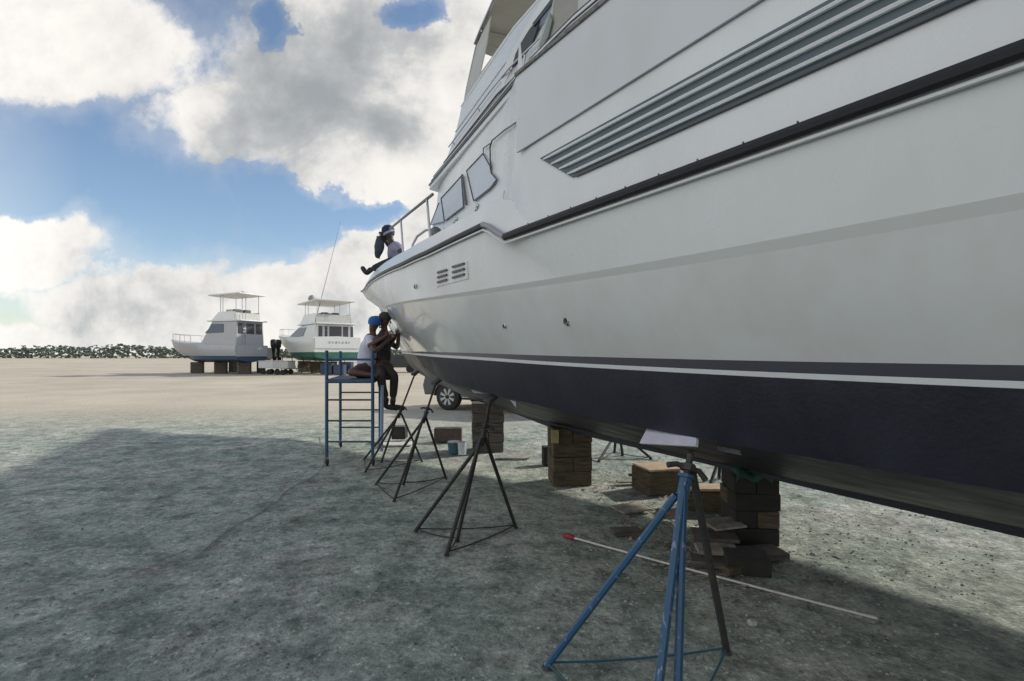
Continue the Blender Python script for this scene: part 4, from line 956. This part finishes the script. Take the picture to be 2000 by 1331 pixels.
# ------------------------------------------------------------------ parked car beyond the yacht
def make_suv():
    fw = V((-1.81, 14.85, 0)); rw = V((.80, 13.55, 0)); f = (fw - rw).normalized(); wb = (fw - rw).length; r = V((f.y, -f.x, 0))
    if r.y < 0: r = -r      # away from the camera
    o = rw; T = thing('parked_car', 'grey off-road car parked on the cream sand beyond the yacht, alloy wheel showing', 'car', (fw + rw) / 2 + r * .8)
    def L(a, c, z): return o + f * a + r * c + V((0, 0, z))
    W_ = 1.78
    prof = [(-.95, .55), (-1.0, .9), (-.95, 1.12), (wb + .35, 1.10), (wb + .78, .98), (wb + .86, .70), (wb + .80, .45), (wb + .46, .42)]
    arch = []
    for cx in (wb, 0):
        for k in range(9):
            a = pi * k / 8; arch.append((cx + .46 * cos(a), .42 + .44 * sin(a) - .02))
        if cx == wb: arch.append((wb - .5, .40)); arch.append((.5, .40))
    pts = prof + arch + [(-.5, .45)]
    b = MB(); rows = [[L(a, c, z) + V((0, 0, 0)) for a, z in pts] for c in (-.10, -.06, W_ + .0, W_ + .06)]
    cen = [(wb * .45, .8)]
    rows[0] = [L(a * .995 + wb * .45 * .005, -.13, z) if True else 0 for a, z in pts]
    b.grid(rows, close=True); n = len(pts)
    b.f.append(tuple(range(n - 1, -1, -1))); b.f.append(tuple(3 * n + k for k in range(n)))
    paint = mat('car_paint', (.09, .085, .10), .3, metal=.4, var=.1, coat=.5)
    body = b.build('body', paint, T, sharp=30)
    top = [(-.88, 1.12), (-.80, 1.72), (-.5, 1.80), (1.55, 1.80), (2.1, 1.12)]
    g = MB(); rows = []
    for c, k in ((.02, 1), (.16, .0)): pass
    A = [L(a, .0 + (z - 1.12) * .22, z) for a, z in top]; B2 = [L(a, W_ - .06 - (z - 1.12) * .22, z) for a, z in top]
    g.add(A + B2, [tuple(range(4, -1, -1)), tuple(range(5, 10))] + [(k, (k + 1) % 5, 5 + (k + 1) % 5, 5 + k) for k in range(5)])
    g.build('cabin', paint, T, bevel=.03)
    for sg, c0 in ((-1, 0), (1, W_ - .06)):
        for win in ([(-.74, 1.2), (-.68, 1.64), (.15, 1.68), (.15, 1.2)], [(.22, 1.2), (.22, 1.68), (.85, 1.68), (.85, 1.2)], [(.92, 1.2), (.92, 1.68), (1.5, 1.68), (1.92, 1.2)]):
            MB().prism([L(a, c0 - sg * (z - 1.12) * .22 + sg * .004, z) for a, z in win], r * sg * .008).build('side_window', tint, T)
    MB().prism([L(1.62, .22, 1.74), L(1.62, W_ - .28, 1.74), L(2.07, W_ - .12, 1.2), L(2.07, .08, 1.2)], f * .012 + V((0, 0, .03))).build('windscreen', tint, T)
    MB().box(L(wb / 2, -.16, .36), (wb - 1.1, .12, .06), Matrix.Rotation(math.atan2(f.y, f.x), 3, 'Z')).build('side_step', black, T, bevel=.01)
    MB().box(L(wb + .86, W_ / 2, .52), (.14, W_ - .1, .22), Matrix.Rotation(math.atan2(f.y, f.x), 3, 'Z')).build('bumper', black, T, bevel=.02)
    for c in (.18, W_ - .24): MB().box(L(wb + .80, c, .84), (.12, .28, .16), Matrix.Rotation(math.atan2(f.y, f.x), 3, 'Z')).build('headlight', mat('lamp_glass', (.6, .62, .64), .15), T, bevel=.02)
    for a in (0, wb):
        for sg, c in ((-1, -.02), (1, W_ - .06)):
            ctr = L(a, c, .385)
            w = MB().lathe([(.24, -.11), (.34, -.12), (.385, -.09), (.385, .09), (.34, .12), (.24, .11)], ctr, r, 32, cap=False).build('wheel', tyre, T, sharp=40)
            rm = MB().lathe([(.25, .10 * sg), (.25, .085 * sg), (.22, .04 * sg), (0, .03 * sg)], ctr, r, 28)
            rm.build('wheel_well', black, w)
            sp = MB().lathe([(.235, .095 * sg), (.25, .115 * sg), (.262, .095 * sg)], ctr, r, 28, cap=False)
            u1 = f; u2 = V((0, 0, 1))
            for k in range(8):
                q = 2 * pi * (k + .5) / 8; d = u1 * cos(q) + u2 * sin(q); e = u1 * -sin(q) + u2 * cos(q)
                sp.prism([ctr + r * sg * .085 + d * .06 + e * .022, ctr + r * sg * .09 + d * .245 + e * .042, ctr + r * sg * .09 + d * .245 - e * .042, ctr + r * sg * .085 + d * .06 - e * .022], r * sg * .02)
            sp.build('rim', alloy, w)
            MB().lathe([(.06, .08 * sg), (.06, .12 * sg), (0, .125 * sg)], ctr, r, 14).build('hub_cap', black, w)
make_suv()

# ------------------------------------------------------------------ boats on stands across the yard
def far_boat(label, A, f, beam, Lh, zs, hullm, botm, opts):
    """A = stern corner nearest the camera on the left, f = forward direction, beam to the right of it"""
    f = V((f[0], f[1], 0)).normalized(); r = V((-f.y, f.x, 0)); r = r if r.x > 0 else -r
    zk, zw, zd, zbow, zc, zf = zs       # keel, waterline, stern deck, bow, cabin roof, flybridge coaming top
    T = thing('fishing_yacht', label, 'yacht', A + f * Lh * .45 + r * beam / 2, 'boats standing across the yard')
    def Q(a, c, z): p = A + f * a + r * (beam / 2 + c); return V((p.x, p.y, z))
    ns = 24; hb = beam / 2
    def wd(t, p): return hb * max(0, 1 - max(0, (t - .35) / .65) ** p)
    rowsT = []; rowsB = []
    for i in range(ns + 1):
        t = i / ns; zz = zd + (zbow - zd) * max(0, t) ** 1.6; a = Lh * t
        bw = wd(t, 2.4); ww = wd(min(1, t * 1.1), 2.0) * .93; kz = zk + (zw - zk) * max(0, (t - .75) / .25) ** 2
        aw = Lh * t * .84; 
        rowsT.append([Q(aw, ww, zw), Q(a * .97, (bw + ww) / 2 + .04 * bw, (zw + zz) / 2), Q(a, bw, zz), Q(a, bw - .04, zz + .05), Q(a, 0, zz + .12), Q(a, -bw + .04, zz + .05), Q(a, -bw, zz), Q(a * .97, -(bw + ww) / 2 - .04 * bw, (zw + zz) / 2), Q(aw, -ww, zw)])
        rowsB.append([Q(aw, ww, zw), Q(aw, ww * .92, zw - (zw - kz) * .55), Q(aw * .98, 0, kz), Q(aw, -ww * .92, zw - (zw - kz) * .55), Q(aw, -ww, zw)])
    h = MB().grid(rowsT); h.f.append(tuple(range(9))); h.build('hull', hullm, T, sharp=40)
    b = MB().grid(rowsB); b.f.append(tuple(range(5))); b.build('hull_bottom', botm, T, sharp=40)
    MB().tube([r_[2] + V((0, 0, .02)) for r_ in rowsT], .035, 6).build('rub_rail', gel_low, T)
    # cabin with raked front
    rk = opts.get('rake', .32); c0, c1 = opts.get('cabin', (.20, .56)); a0 = Lh * c0; a1 = Lh * c1; cw = hb * .86
    def cabin_ring(z, k): 
        t = (z - zd) / (zc - zd); return [Q(a0, cw * k, z), Q(a1 - (a1 - a0) * rk * t, cw * k * .97, z), Q(a1 + .9 - (a1 - a0) * (rk + .1) * t, cw * .5 * k, z), Q(a1 + 1.0 - (a1 - a0) * (rk + .1) * t, 0, z), Q(a1 + .9 - (a1 - a0) * (rk + .1) * t, -cw * .5 * k, z), Q(a1 - (a1 - a0) * rk * t, -cw * k * .97, z), Q(a0, -cw * k, z)]
    A_, B_ = cabin_ring(zd, 1), cabin_ring(zc, .93)
    MB().add(A_ + B_, [tuple(range(6, -1, -1)), tuple(range(7, 14))] + [(k, (k + 1) % 7, 7 + (k + 1) % 7, 7 + k) for k in range(7)]).build('cabin', hullm, T, bevel=.04)
    # aft windows
    zt_ = zc - .16; zb_ = zc - 1.0
    for x0, x1 in opts.get('aft_win', ((-.80, -.62), (-.50, -.38), (-.28, .32), (.40, .66), (.78, .9))):
        w = MB().prism([Q(a0 - .02, cw * x0, zb_), Q(a0 - .02, cw * x0, zt_), Q(a0 - .02, cw * x1, zt_), Q(a0 - .02, cw * x1, zb_)], -f * .02).build('aft_window', mat('far_glass', (.06, .055, .075), .3), T)
    # side windows wrapping forward
    for sg in (1, -1):
        def C(t, z): 
            tt = (z - zd) / (zc - zd); aa = a0 + (a1 - (a1 - a0) * rk * tt - a0) * t; k = 1 - .07 * tt
            return Q(aa, sg * (cw * k * (1 - .03 * t) + .02), z)
        MB().prism([C(.42, zb_ + .1), C(.50, zt_ - .05), C(.98, zt_ - .02), C(.985, zb_ + .06)], r * sg * .02).build('side_window', mat('far_glass_blue', (.07, .09, .13), .3), T)
    tt = 1
    MB().prism([Q(a1 + .93 - (a1 - a0) * (rk + .1) * .36, cw * .45, zb_ + .12), Q(a1 + .94 - (a1 - a0) * (rk + .1) * .88, cw * .42, zt_), Q(a1 + .94 - (a1 - a0) * (rk + .1) * .88, -cw * .42, zt_), Q(a1 + .93 - (a1 - a0) * (rk + .1) * .36, -cw * .45, zb_ + .12)], f * .02).build('windscreen', MATS['far_glass_blue'], T)
    # roof overhang, flybridge
    MB().box(Q(a0 - .5 + ((a1 - a0) * (1 - rk) + 1.0) / 2, 0, zc + .05), ((a1 - a0) * (1 - rk) + 1.0, cw * 1.98, .10), Matrix.Rotation(math.atan2(f.y, f.x), 3, 'Z')).build('roof', gel, T, bevel=.03)
    fb0 = a0 + .3; fb1 = a1 - opts.get('fbset', .9)
    Rr = [Q(fb0, cw * .9, zc + .1), Q(fb1 - .2, cw * .85, zc + .1), Q(fb1 + .5, cw * .4, zc + .1), Q(fb1 + .5, -cw * .4, zc + .1), Q(fb1 - .2, -cw * .85, zc + .1), Q(fb0, -cw * .9, zc + .1)]
    R2 = [Q(fb0, cw * .86, zf), Q(fb1 - 1.0, cw * .8, zf), Q(fb1 - .5, cw * .36, zf), Q(fb1 - .5, -cw * .36, zf), Q(fb1 - 1.0, -cw * .8, zf), Q(fb0, -cw * .86, zf)]
    MB().grid([Rr, R2]).build('flybridge', gel, T, sharp=30)
    cn = MB().box(Q(fb0 + 1.2, 0, zc + .55), (.7, 1.5, .9), Matrix.Rotation(math.atan2(f.y, f.x), 3, 'Z')); cn.build('helm_console', canvas, T, bevel=.05)
    for k in (-.55, .35):
        MB().box(Q(fb0 + .5, k, zc + .75), (.45, .5, .5), Matrix.Rotation(math.atan2(f.y, f.x), 3, 'Z')).build('helm_seat', mat('seat_dark', (.10, .10, .11), .7), T, bevel=.04)
    MB().prism([Q(fb0 - .03, cw * -.86, zc + .14), Q(fb0 - .03, cw * -.86, zf - .1), Q(fb0 - .03, cw * .86, zf - .1), Q(fb0 - .03, cw * .86, zc + .14)], f * .03).build('flybridge_rail_cloth', canvas, T)
    zh = opts.get('hardtop', zf + 1.1)
    MB().box(Q((fb0 + fb1) / 2 - .3, 0, zh), (fb1 - fb0 + .6, cw * 1.9, .12), Matrix.Rotation(math.atan2(f.y, f.x), 3, 'Z') @ Matrix.Rotation(.02, 3, 'Y')).build('hardtop', gel_low, T, bevel=.03)
    for a, c in ((fb0, .8), (fb0, -.8), (fb1 - 1.1, .75), (fb1 - 1.1, -.75), ((fb0 + fb1) / 2, .8), ((fb0 + fb1) / 2, -.8)):
        MB().tube([Q(a, cw * c, zc + .1), Q(a, cw * c, zh)], .03, 6).build('hardtop_post', steel, T)
    for a, c, rr in opts.get('domes', ((1.4, -.75, .30), (1.6, .2, .16))):
        MB().lathe([(rr * .8, .06), (rr, .2), (rr, rr * 1.0), (rr * .7, rr * 1.6), (0, rr * 1.9)], Q(fb0 + a, cw * c, zh), seg=14).build('radar_dome', mat('dome_grey', (.25, .26, .29), .5), T)
    for base, tip, rad in opts.get('poles', ()):
        MB().tube([V(base), (V(base) + V(tip)) / 2 + V((.02, 0, -.05)), V(tip)], [rad, rad * .7, rad * .35], 6).build('outrigger', steel_dark, T)
    ladder = MB()
    for c in (-.55, -.35): ladder.tube([Q(a0 - .1, cw * c, zd), Q(a0 - .02, cw * c, zf)], .02, 6)
    for k in range(6): ladder.tube([Q(a0 - .08, cw * -.55, zd + .3 + k * .28), Q(a0 - .08, cw * -.35, zd + .3 + k * .28)], .015, 6)
    ladder.build('ladder', steel, T)
    # cockpit gunwale, name board strokes, bow rail
    MB().prism([Q(-.02, -hb * .93, zd - .02), Q(-.02, hb * .93, zd - .02), Q(-.02, hb * .93, zd - .85), Q(-.02, -hb * .93, zd - .85)], -f * .03).build('transom', hullm, T)
    g = MB()
    pts = [Q(Lh * t, wd(t, 2.4) - .1, zd + (zbow - zd) * t ** 1.6 + .65) for t in (.55, .65, .75, .85, .93, .985)]; pts2 = [Q(Lh * t, -wd(t, 2.4) + .1, zd + (zbow - zd) * t ** 1.6 + .65) for t in (.985, .93, .85, .75, .65, .55)]
    g.tube(pts + pts2, .02, 6)
    for p in (pts + pts2): g.tube([p, p - V((0, 0, .65))], .014, 5)
    g.build('bow_rail', steel, T)
    MB().box(Q(Lh * .63, hb * .9, (zw + zd) / 2 + .45), (.8, .06, .22), Matrix.Rotation(math.atan2(f.y, f.x) - .2, 3, 'Z')).build('side_vent', frame_dark, T)
    return Q, T, f, r
green_b = mat('green_antifoul', (.035, .15, .11), .6, var=.35, vscale=1.5)
far_w = mat('far_gelcoat', (.66, .68, .66), .35, var=.08)
A1 = V((-15.55, 40, 0))
Q1, T1, f1, r1 = far_boat('white sportfishing yacht with green bottom and tall outriggers on stands across the yard', A1, (-.65, .76), 3.9, 14.6, (1.05, 1.80, 2.95, 3.55, 4.05, 4.95), far_w, green_b,
    dict(hardtop=5.95, cabin=(.035, .52), rake=.50, fbset=2.7, poles=(((-16.2, 42.2, 4.4), (-14.4, 43, 12.8), .03),)))
# dark lettering smudges of the boat's name on the transom
g = MB()
for k, w in enumerate((.10, .06, .12, .05, .10, .12, .07)):
    x = -.95 + k * .27; g.prism([Q1(-.06, x + .25, 2.50), Q1(-.06, x + .25, 2.66), Q1(-.06, x + .25 + w, 2.66), Q1(-.06, x + .25 + w, 2.50)], -f1 * .01)
g.build('name_lettering', mat('lettering_grey', (.30, .28, .28), .6), T1)
A2 = V((-20.0, 37, 0))
Q2, T2, f2, r2 = far_boat('grey-white cabin boat at the far left on a low trailer frame', V((-21.9, 40.5, 0)), (-.93, .36), 3.2, 9.5, (.95, 1.5, 2.3, 2.8, 4.3, 5.1), mat('far_grey_hull', (.42, .43, .46), .4, var=.1), mat('bottom_blue', (.05, .08, .14), .6),
    dict(cabin=(.02, .45), hardtop=6.5, domes=((1.0, .3, .22),), aft_win=((-.85, -.45), (-.3, .25), (.4, .85)), poles=()))
# stands and blocks under the far boats
def small_stand(label, p, h, lean, grp):
    T = thing('boat_stand', label, 'boat stand', p, grp)
    up = V((0, 0, 1)); top = p + up * (h - .35) + lean * .05; hd = p + up * h + lean * .12
    MB().tube([top - up * .1, hd], .03, 6).build('screw_rod', rustp, T)
    for k in range(3):
        a = 2 * pi * k / 3 + .4; MB().tube([top, p + V((cos(a) * .4, sin(a) * .4, .02))], .026, 6).build('leg', rustp, T)
    MB().box(hd, (.3, .3, .05)).build('pad', wood_d, T)
words = ('first', 'second', 'third', 'fourth')
for k, (a, lab) in enumerate(((.6, 'dark stand under the stern of the sportfishing yacht'), (3.4, 'dark stand amidships on the near side of the sportfishing yacht'), (6.2, 'dark stand by the vent of the sportfishing yacht'), (9.0, 'dark stand nearest the bow of the sportfishing yacht'))):
    p = Q1(a, -1.5 if (Q1(0, -1, 0) - A1).length < 2 else 1.5, 0); small_stand(lab, V((p.x, p.y, 0)), 1.45, -r1, 'stands under the far boats')
    if k < 3:
        p = Q1(a + .3, .9, 0); small_stand(lab.replace('dark stand', 'shaded far-side stand').replace('near side', 'far side'), V((p.x, p.y, 0)), 1.35, r1, 'stands under the far boats')
for a, lab in ((1.6, 'dark block stack under the aft keel of the sportfishing yacht'), (4.6, 'dark block stack under the middle keel of the sportfishing yacht'), (7.8, 'dark block stack under the forward keel of the sportfishing yacht')):
    p = Q1(a, 0, 0); T = thing('timber_stack', lab, 'timber stack', p, 'block stacks under the far boats')
    for k in range(3): MB().box(p + V((0, 0, .17 + k * .34)), (.95 + .1 * (k % 2), .7, .33), Matrix.Rotation(.6 + k * .05, 3, 'Z')).build('timber', wood_d, T, bevel=.01)
for k, (a, lab) in enumerate(((.8, 'dark block stack under the stern of the cabin boat'), (3.5, 'dark block stack amidships under the cabin boat'), (6.3, 'dark block stack near the bow of the cabin boat'))):
    p = Q2(a, 0, 0); T = thing('timber_stack', lab, 'timber stack', p, 'block stacks under the far boats')
    for j in range(3): MB().box(p + V((0, 0, .16 + j * .32)), (.9, .7, .31), Matrix.Rotation(.3, 3, 'Z')).build('timber', wood_g, T, bevel=.01)
def gear(name, label, cat, px, py, w, h, d, m, z0=0, grp=None):
    """box-like yard clutter seen far away, with its own frame and legs"""
    y = EYE / ((py - 693) / 1000) if py > 705 else 45
    c = V(((px - 1000) / 1000 * y, y, 0)); T = thing(name, label, cat, c, grp)
    MB().box(c + V((0, 0, z0 + h / 2)), (w, d, h)).build('body', m, T, bevel=.03)
    MB().box(c + V((0, 0, z0 + h + .03)), (w * 1.04, d * 1.04, .06)).build('lid', m, T, bevel=.01)
    return T, c
def trailer(label, px, py, w, m):
    T, c = gear('utility_trailer', label, 'trailer', px, py, w, .55, 1.4, m, .5, 'trailers and carts across the yard')
    for k in (-.3, .3):
        for q in (-.72, .72): MB().lathe([(.1, -.06), (.18, -.07), (.21, -.05), (.21, .05), (.18, .07), (.1, .06)], c + V((w * k * .6, q, .21)), (0, 1, 0), 18).build('wheel', tyre, T)
    MB().tube([c + V((w * .5, 0, .5)), c + V((w * .5 + 1.1, 0, .42))], .04, 6).build('tow_bar', steel_dark, T)
trailer('white boxy trailer between the far cabin boat and the sportfishing yacht', 528, 731, 1.3, far_w)
trailer('pale cart under the bow of the sportfishing yacht', 555, 732, 1.2, mat('pale_grey_box', (.45, .46, .44), .5))
for lab, px, py, w, h, m in (('dark tool cabinet under the stern of the sportfishing yacht', 640, 733, .9, .8, mat('navy_box', (.02, .04, .08), .5)), ('dark compressor box beside the tool cabinet under the sportfishing yacht', 664, 733, .8, .7, mat('slate_box', (.04, .06, .10), .5)),
                            ('dark work table beyond the scaffold behind the seated workers', 676, 732, 1.0, .9, MATS['navy_box'])):
    gear('tool_cabinet', lab, 'cabinet', px, py, w, h, .7, m, .05, 'dark cabinets under the sportfishing yacht')
# a stowed outboard bank showing dark above the bow of the sportfisher
def outboards():
    c = V((-21.6, 45, 0)); T = thing('centre_console_boat', 'small white open boat with dark outboard engines seen bow-side of the sportfishing yacht', 'boat', c, 'small boats in the yard')
    rows = []
    for i in range(13):
        t = i / 12; w = 1.15 * (1 - max(0, (t - .4) / .6) ** 2.2); a = t * 6
        rows.append([c + V((.4 - a * .9, w + a * .4, 2.2 + .5 * t * t)), c + V((.4 - a * .88, w * .8 + a * .4, 1.5)), c + V((.4 - a * .86, a * .4, 1.1 + .5 * t ** 3)), c + V((.4 - a * .88, -w * .8 + a * .4, 1.5)), c + V((.4 - a * .9, -w + a * .4, 2.2 + .5 * t * t))])
    h = MB().grid(rows); h.f.append((0, 1, 2, 3, 4)); h.build('hull', far_w, T)
    for k in (-.45, .45):
        e = MB(); q = c + V((.85, k, 0)); e.lathe([(.0, 2.95), (.22, 2.9), (.27, 2.7), (.24, 2.3), (.16, 2.15), (.10, 1.6), (.08, 1.1), (0, 1.05)], q, seg=12); e.box(q + V((.1, 0, 1.25)), (.35, .05, .3)); e.build('outboard_engine', black, T)
    MB().box(c + V((-2.2, .9, 2.75)), (.8, .9, .9)).build('console', canvas, T, bevel=.05)
    for k in (0, 1.6, 3.2): MB().box(c + V((-.6 - k, .3 + k * .42, .55)), (.4, .8, 1.1)).build('support_block', wood_g, T)
outboards()
# more hauled-out boats and vans farther off, only the low part of each shows
def van(label, x, y, rz, m, L_=4.8, H=2.1):
    c = V((x, y, 0)); T = thing('parked_van', label, 'van', c, None); R = Matrix.Rotation(rz, 3, 'Z')
    pr = [(-L_ / 2, .45), (-L_ / 2, H - .05), (-L_ / 2 + .1, H), (L_ / 2 - 1.5, H), (L_ / 2 - .75, 1.25), (L_ / 2 - .05, 1.0), (L_ / 2, .45)]
    MB().prism([c + R @ V((a, -.9, z)) for a, z in pr], R @ V((0, 1.8, 0))).build('body', m, T, bevel=.05)
    MB().prism([c + R @ V((a, -.915, z)) for a, z in ((L_ / 2 - 2.1, 1.25), (L_ / 2 - 2.1, H - .2), (L_ / 2 - 1.5, H - .2), (L_ / 2 - .95, 1.25))], R @ V((0, -.01, 0))).build('side_window', tint, T)
    for a in (-L_ / 2 + .9, L_ / 2 - .9):
        for q in (-.85, .85): MB().lathe([(.18, -.1), (.30, -.11), (.34, -.08), (.34, .08), (.30, .11), (.18, .1)], c + R @ V((a, q, .34)), R @ V((0, 1, 0)), 20).build('wheel', tyre, T)
van('dark van parked far off between the scaffold workers and the bow of the yacht', -10.3, 46, .1, mat('van_dark', (.03, .035, .04), .4), 4.2, 1.55)
# low wood along the horizon
tl = MB()
for i in range(11000):
    x = random.uniform(-420, 420); y = 215 + random.random() * 26; hh = 4.2 + 2.5 * nz(x, 0, .02) + 2.4 * nz(x, 3, .09) + 1.2 * nz(x, 7, .4); z = random.random() ** .7 * hh
    r = random.uniform(.35, 1.0); c = V((x, y, z))
    vs = [c + V((r * cos(a) * random.uniform(.6, 1.2), random.uniform(-.6, .6), r * .7 * sin(a) * random.uniform(.6, 1.2))) for a in (0, 1.05, 2.1, 3.14, 4.2, 5.25)]
    tl.add(vs + [c + V((0, -.7, .2))], [(k, (k + 1) % 6, 6) for k in range(6)])
tag(tl.build('woodland', mat('far_leaves', (.12, .15, .12), .9, col2=(.07, .09, .07), vscale=.4), smooth=False, origin=(0, 220, 0)), 'low dark green wood along the horizon', 'wood', kind='stuff')
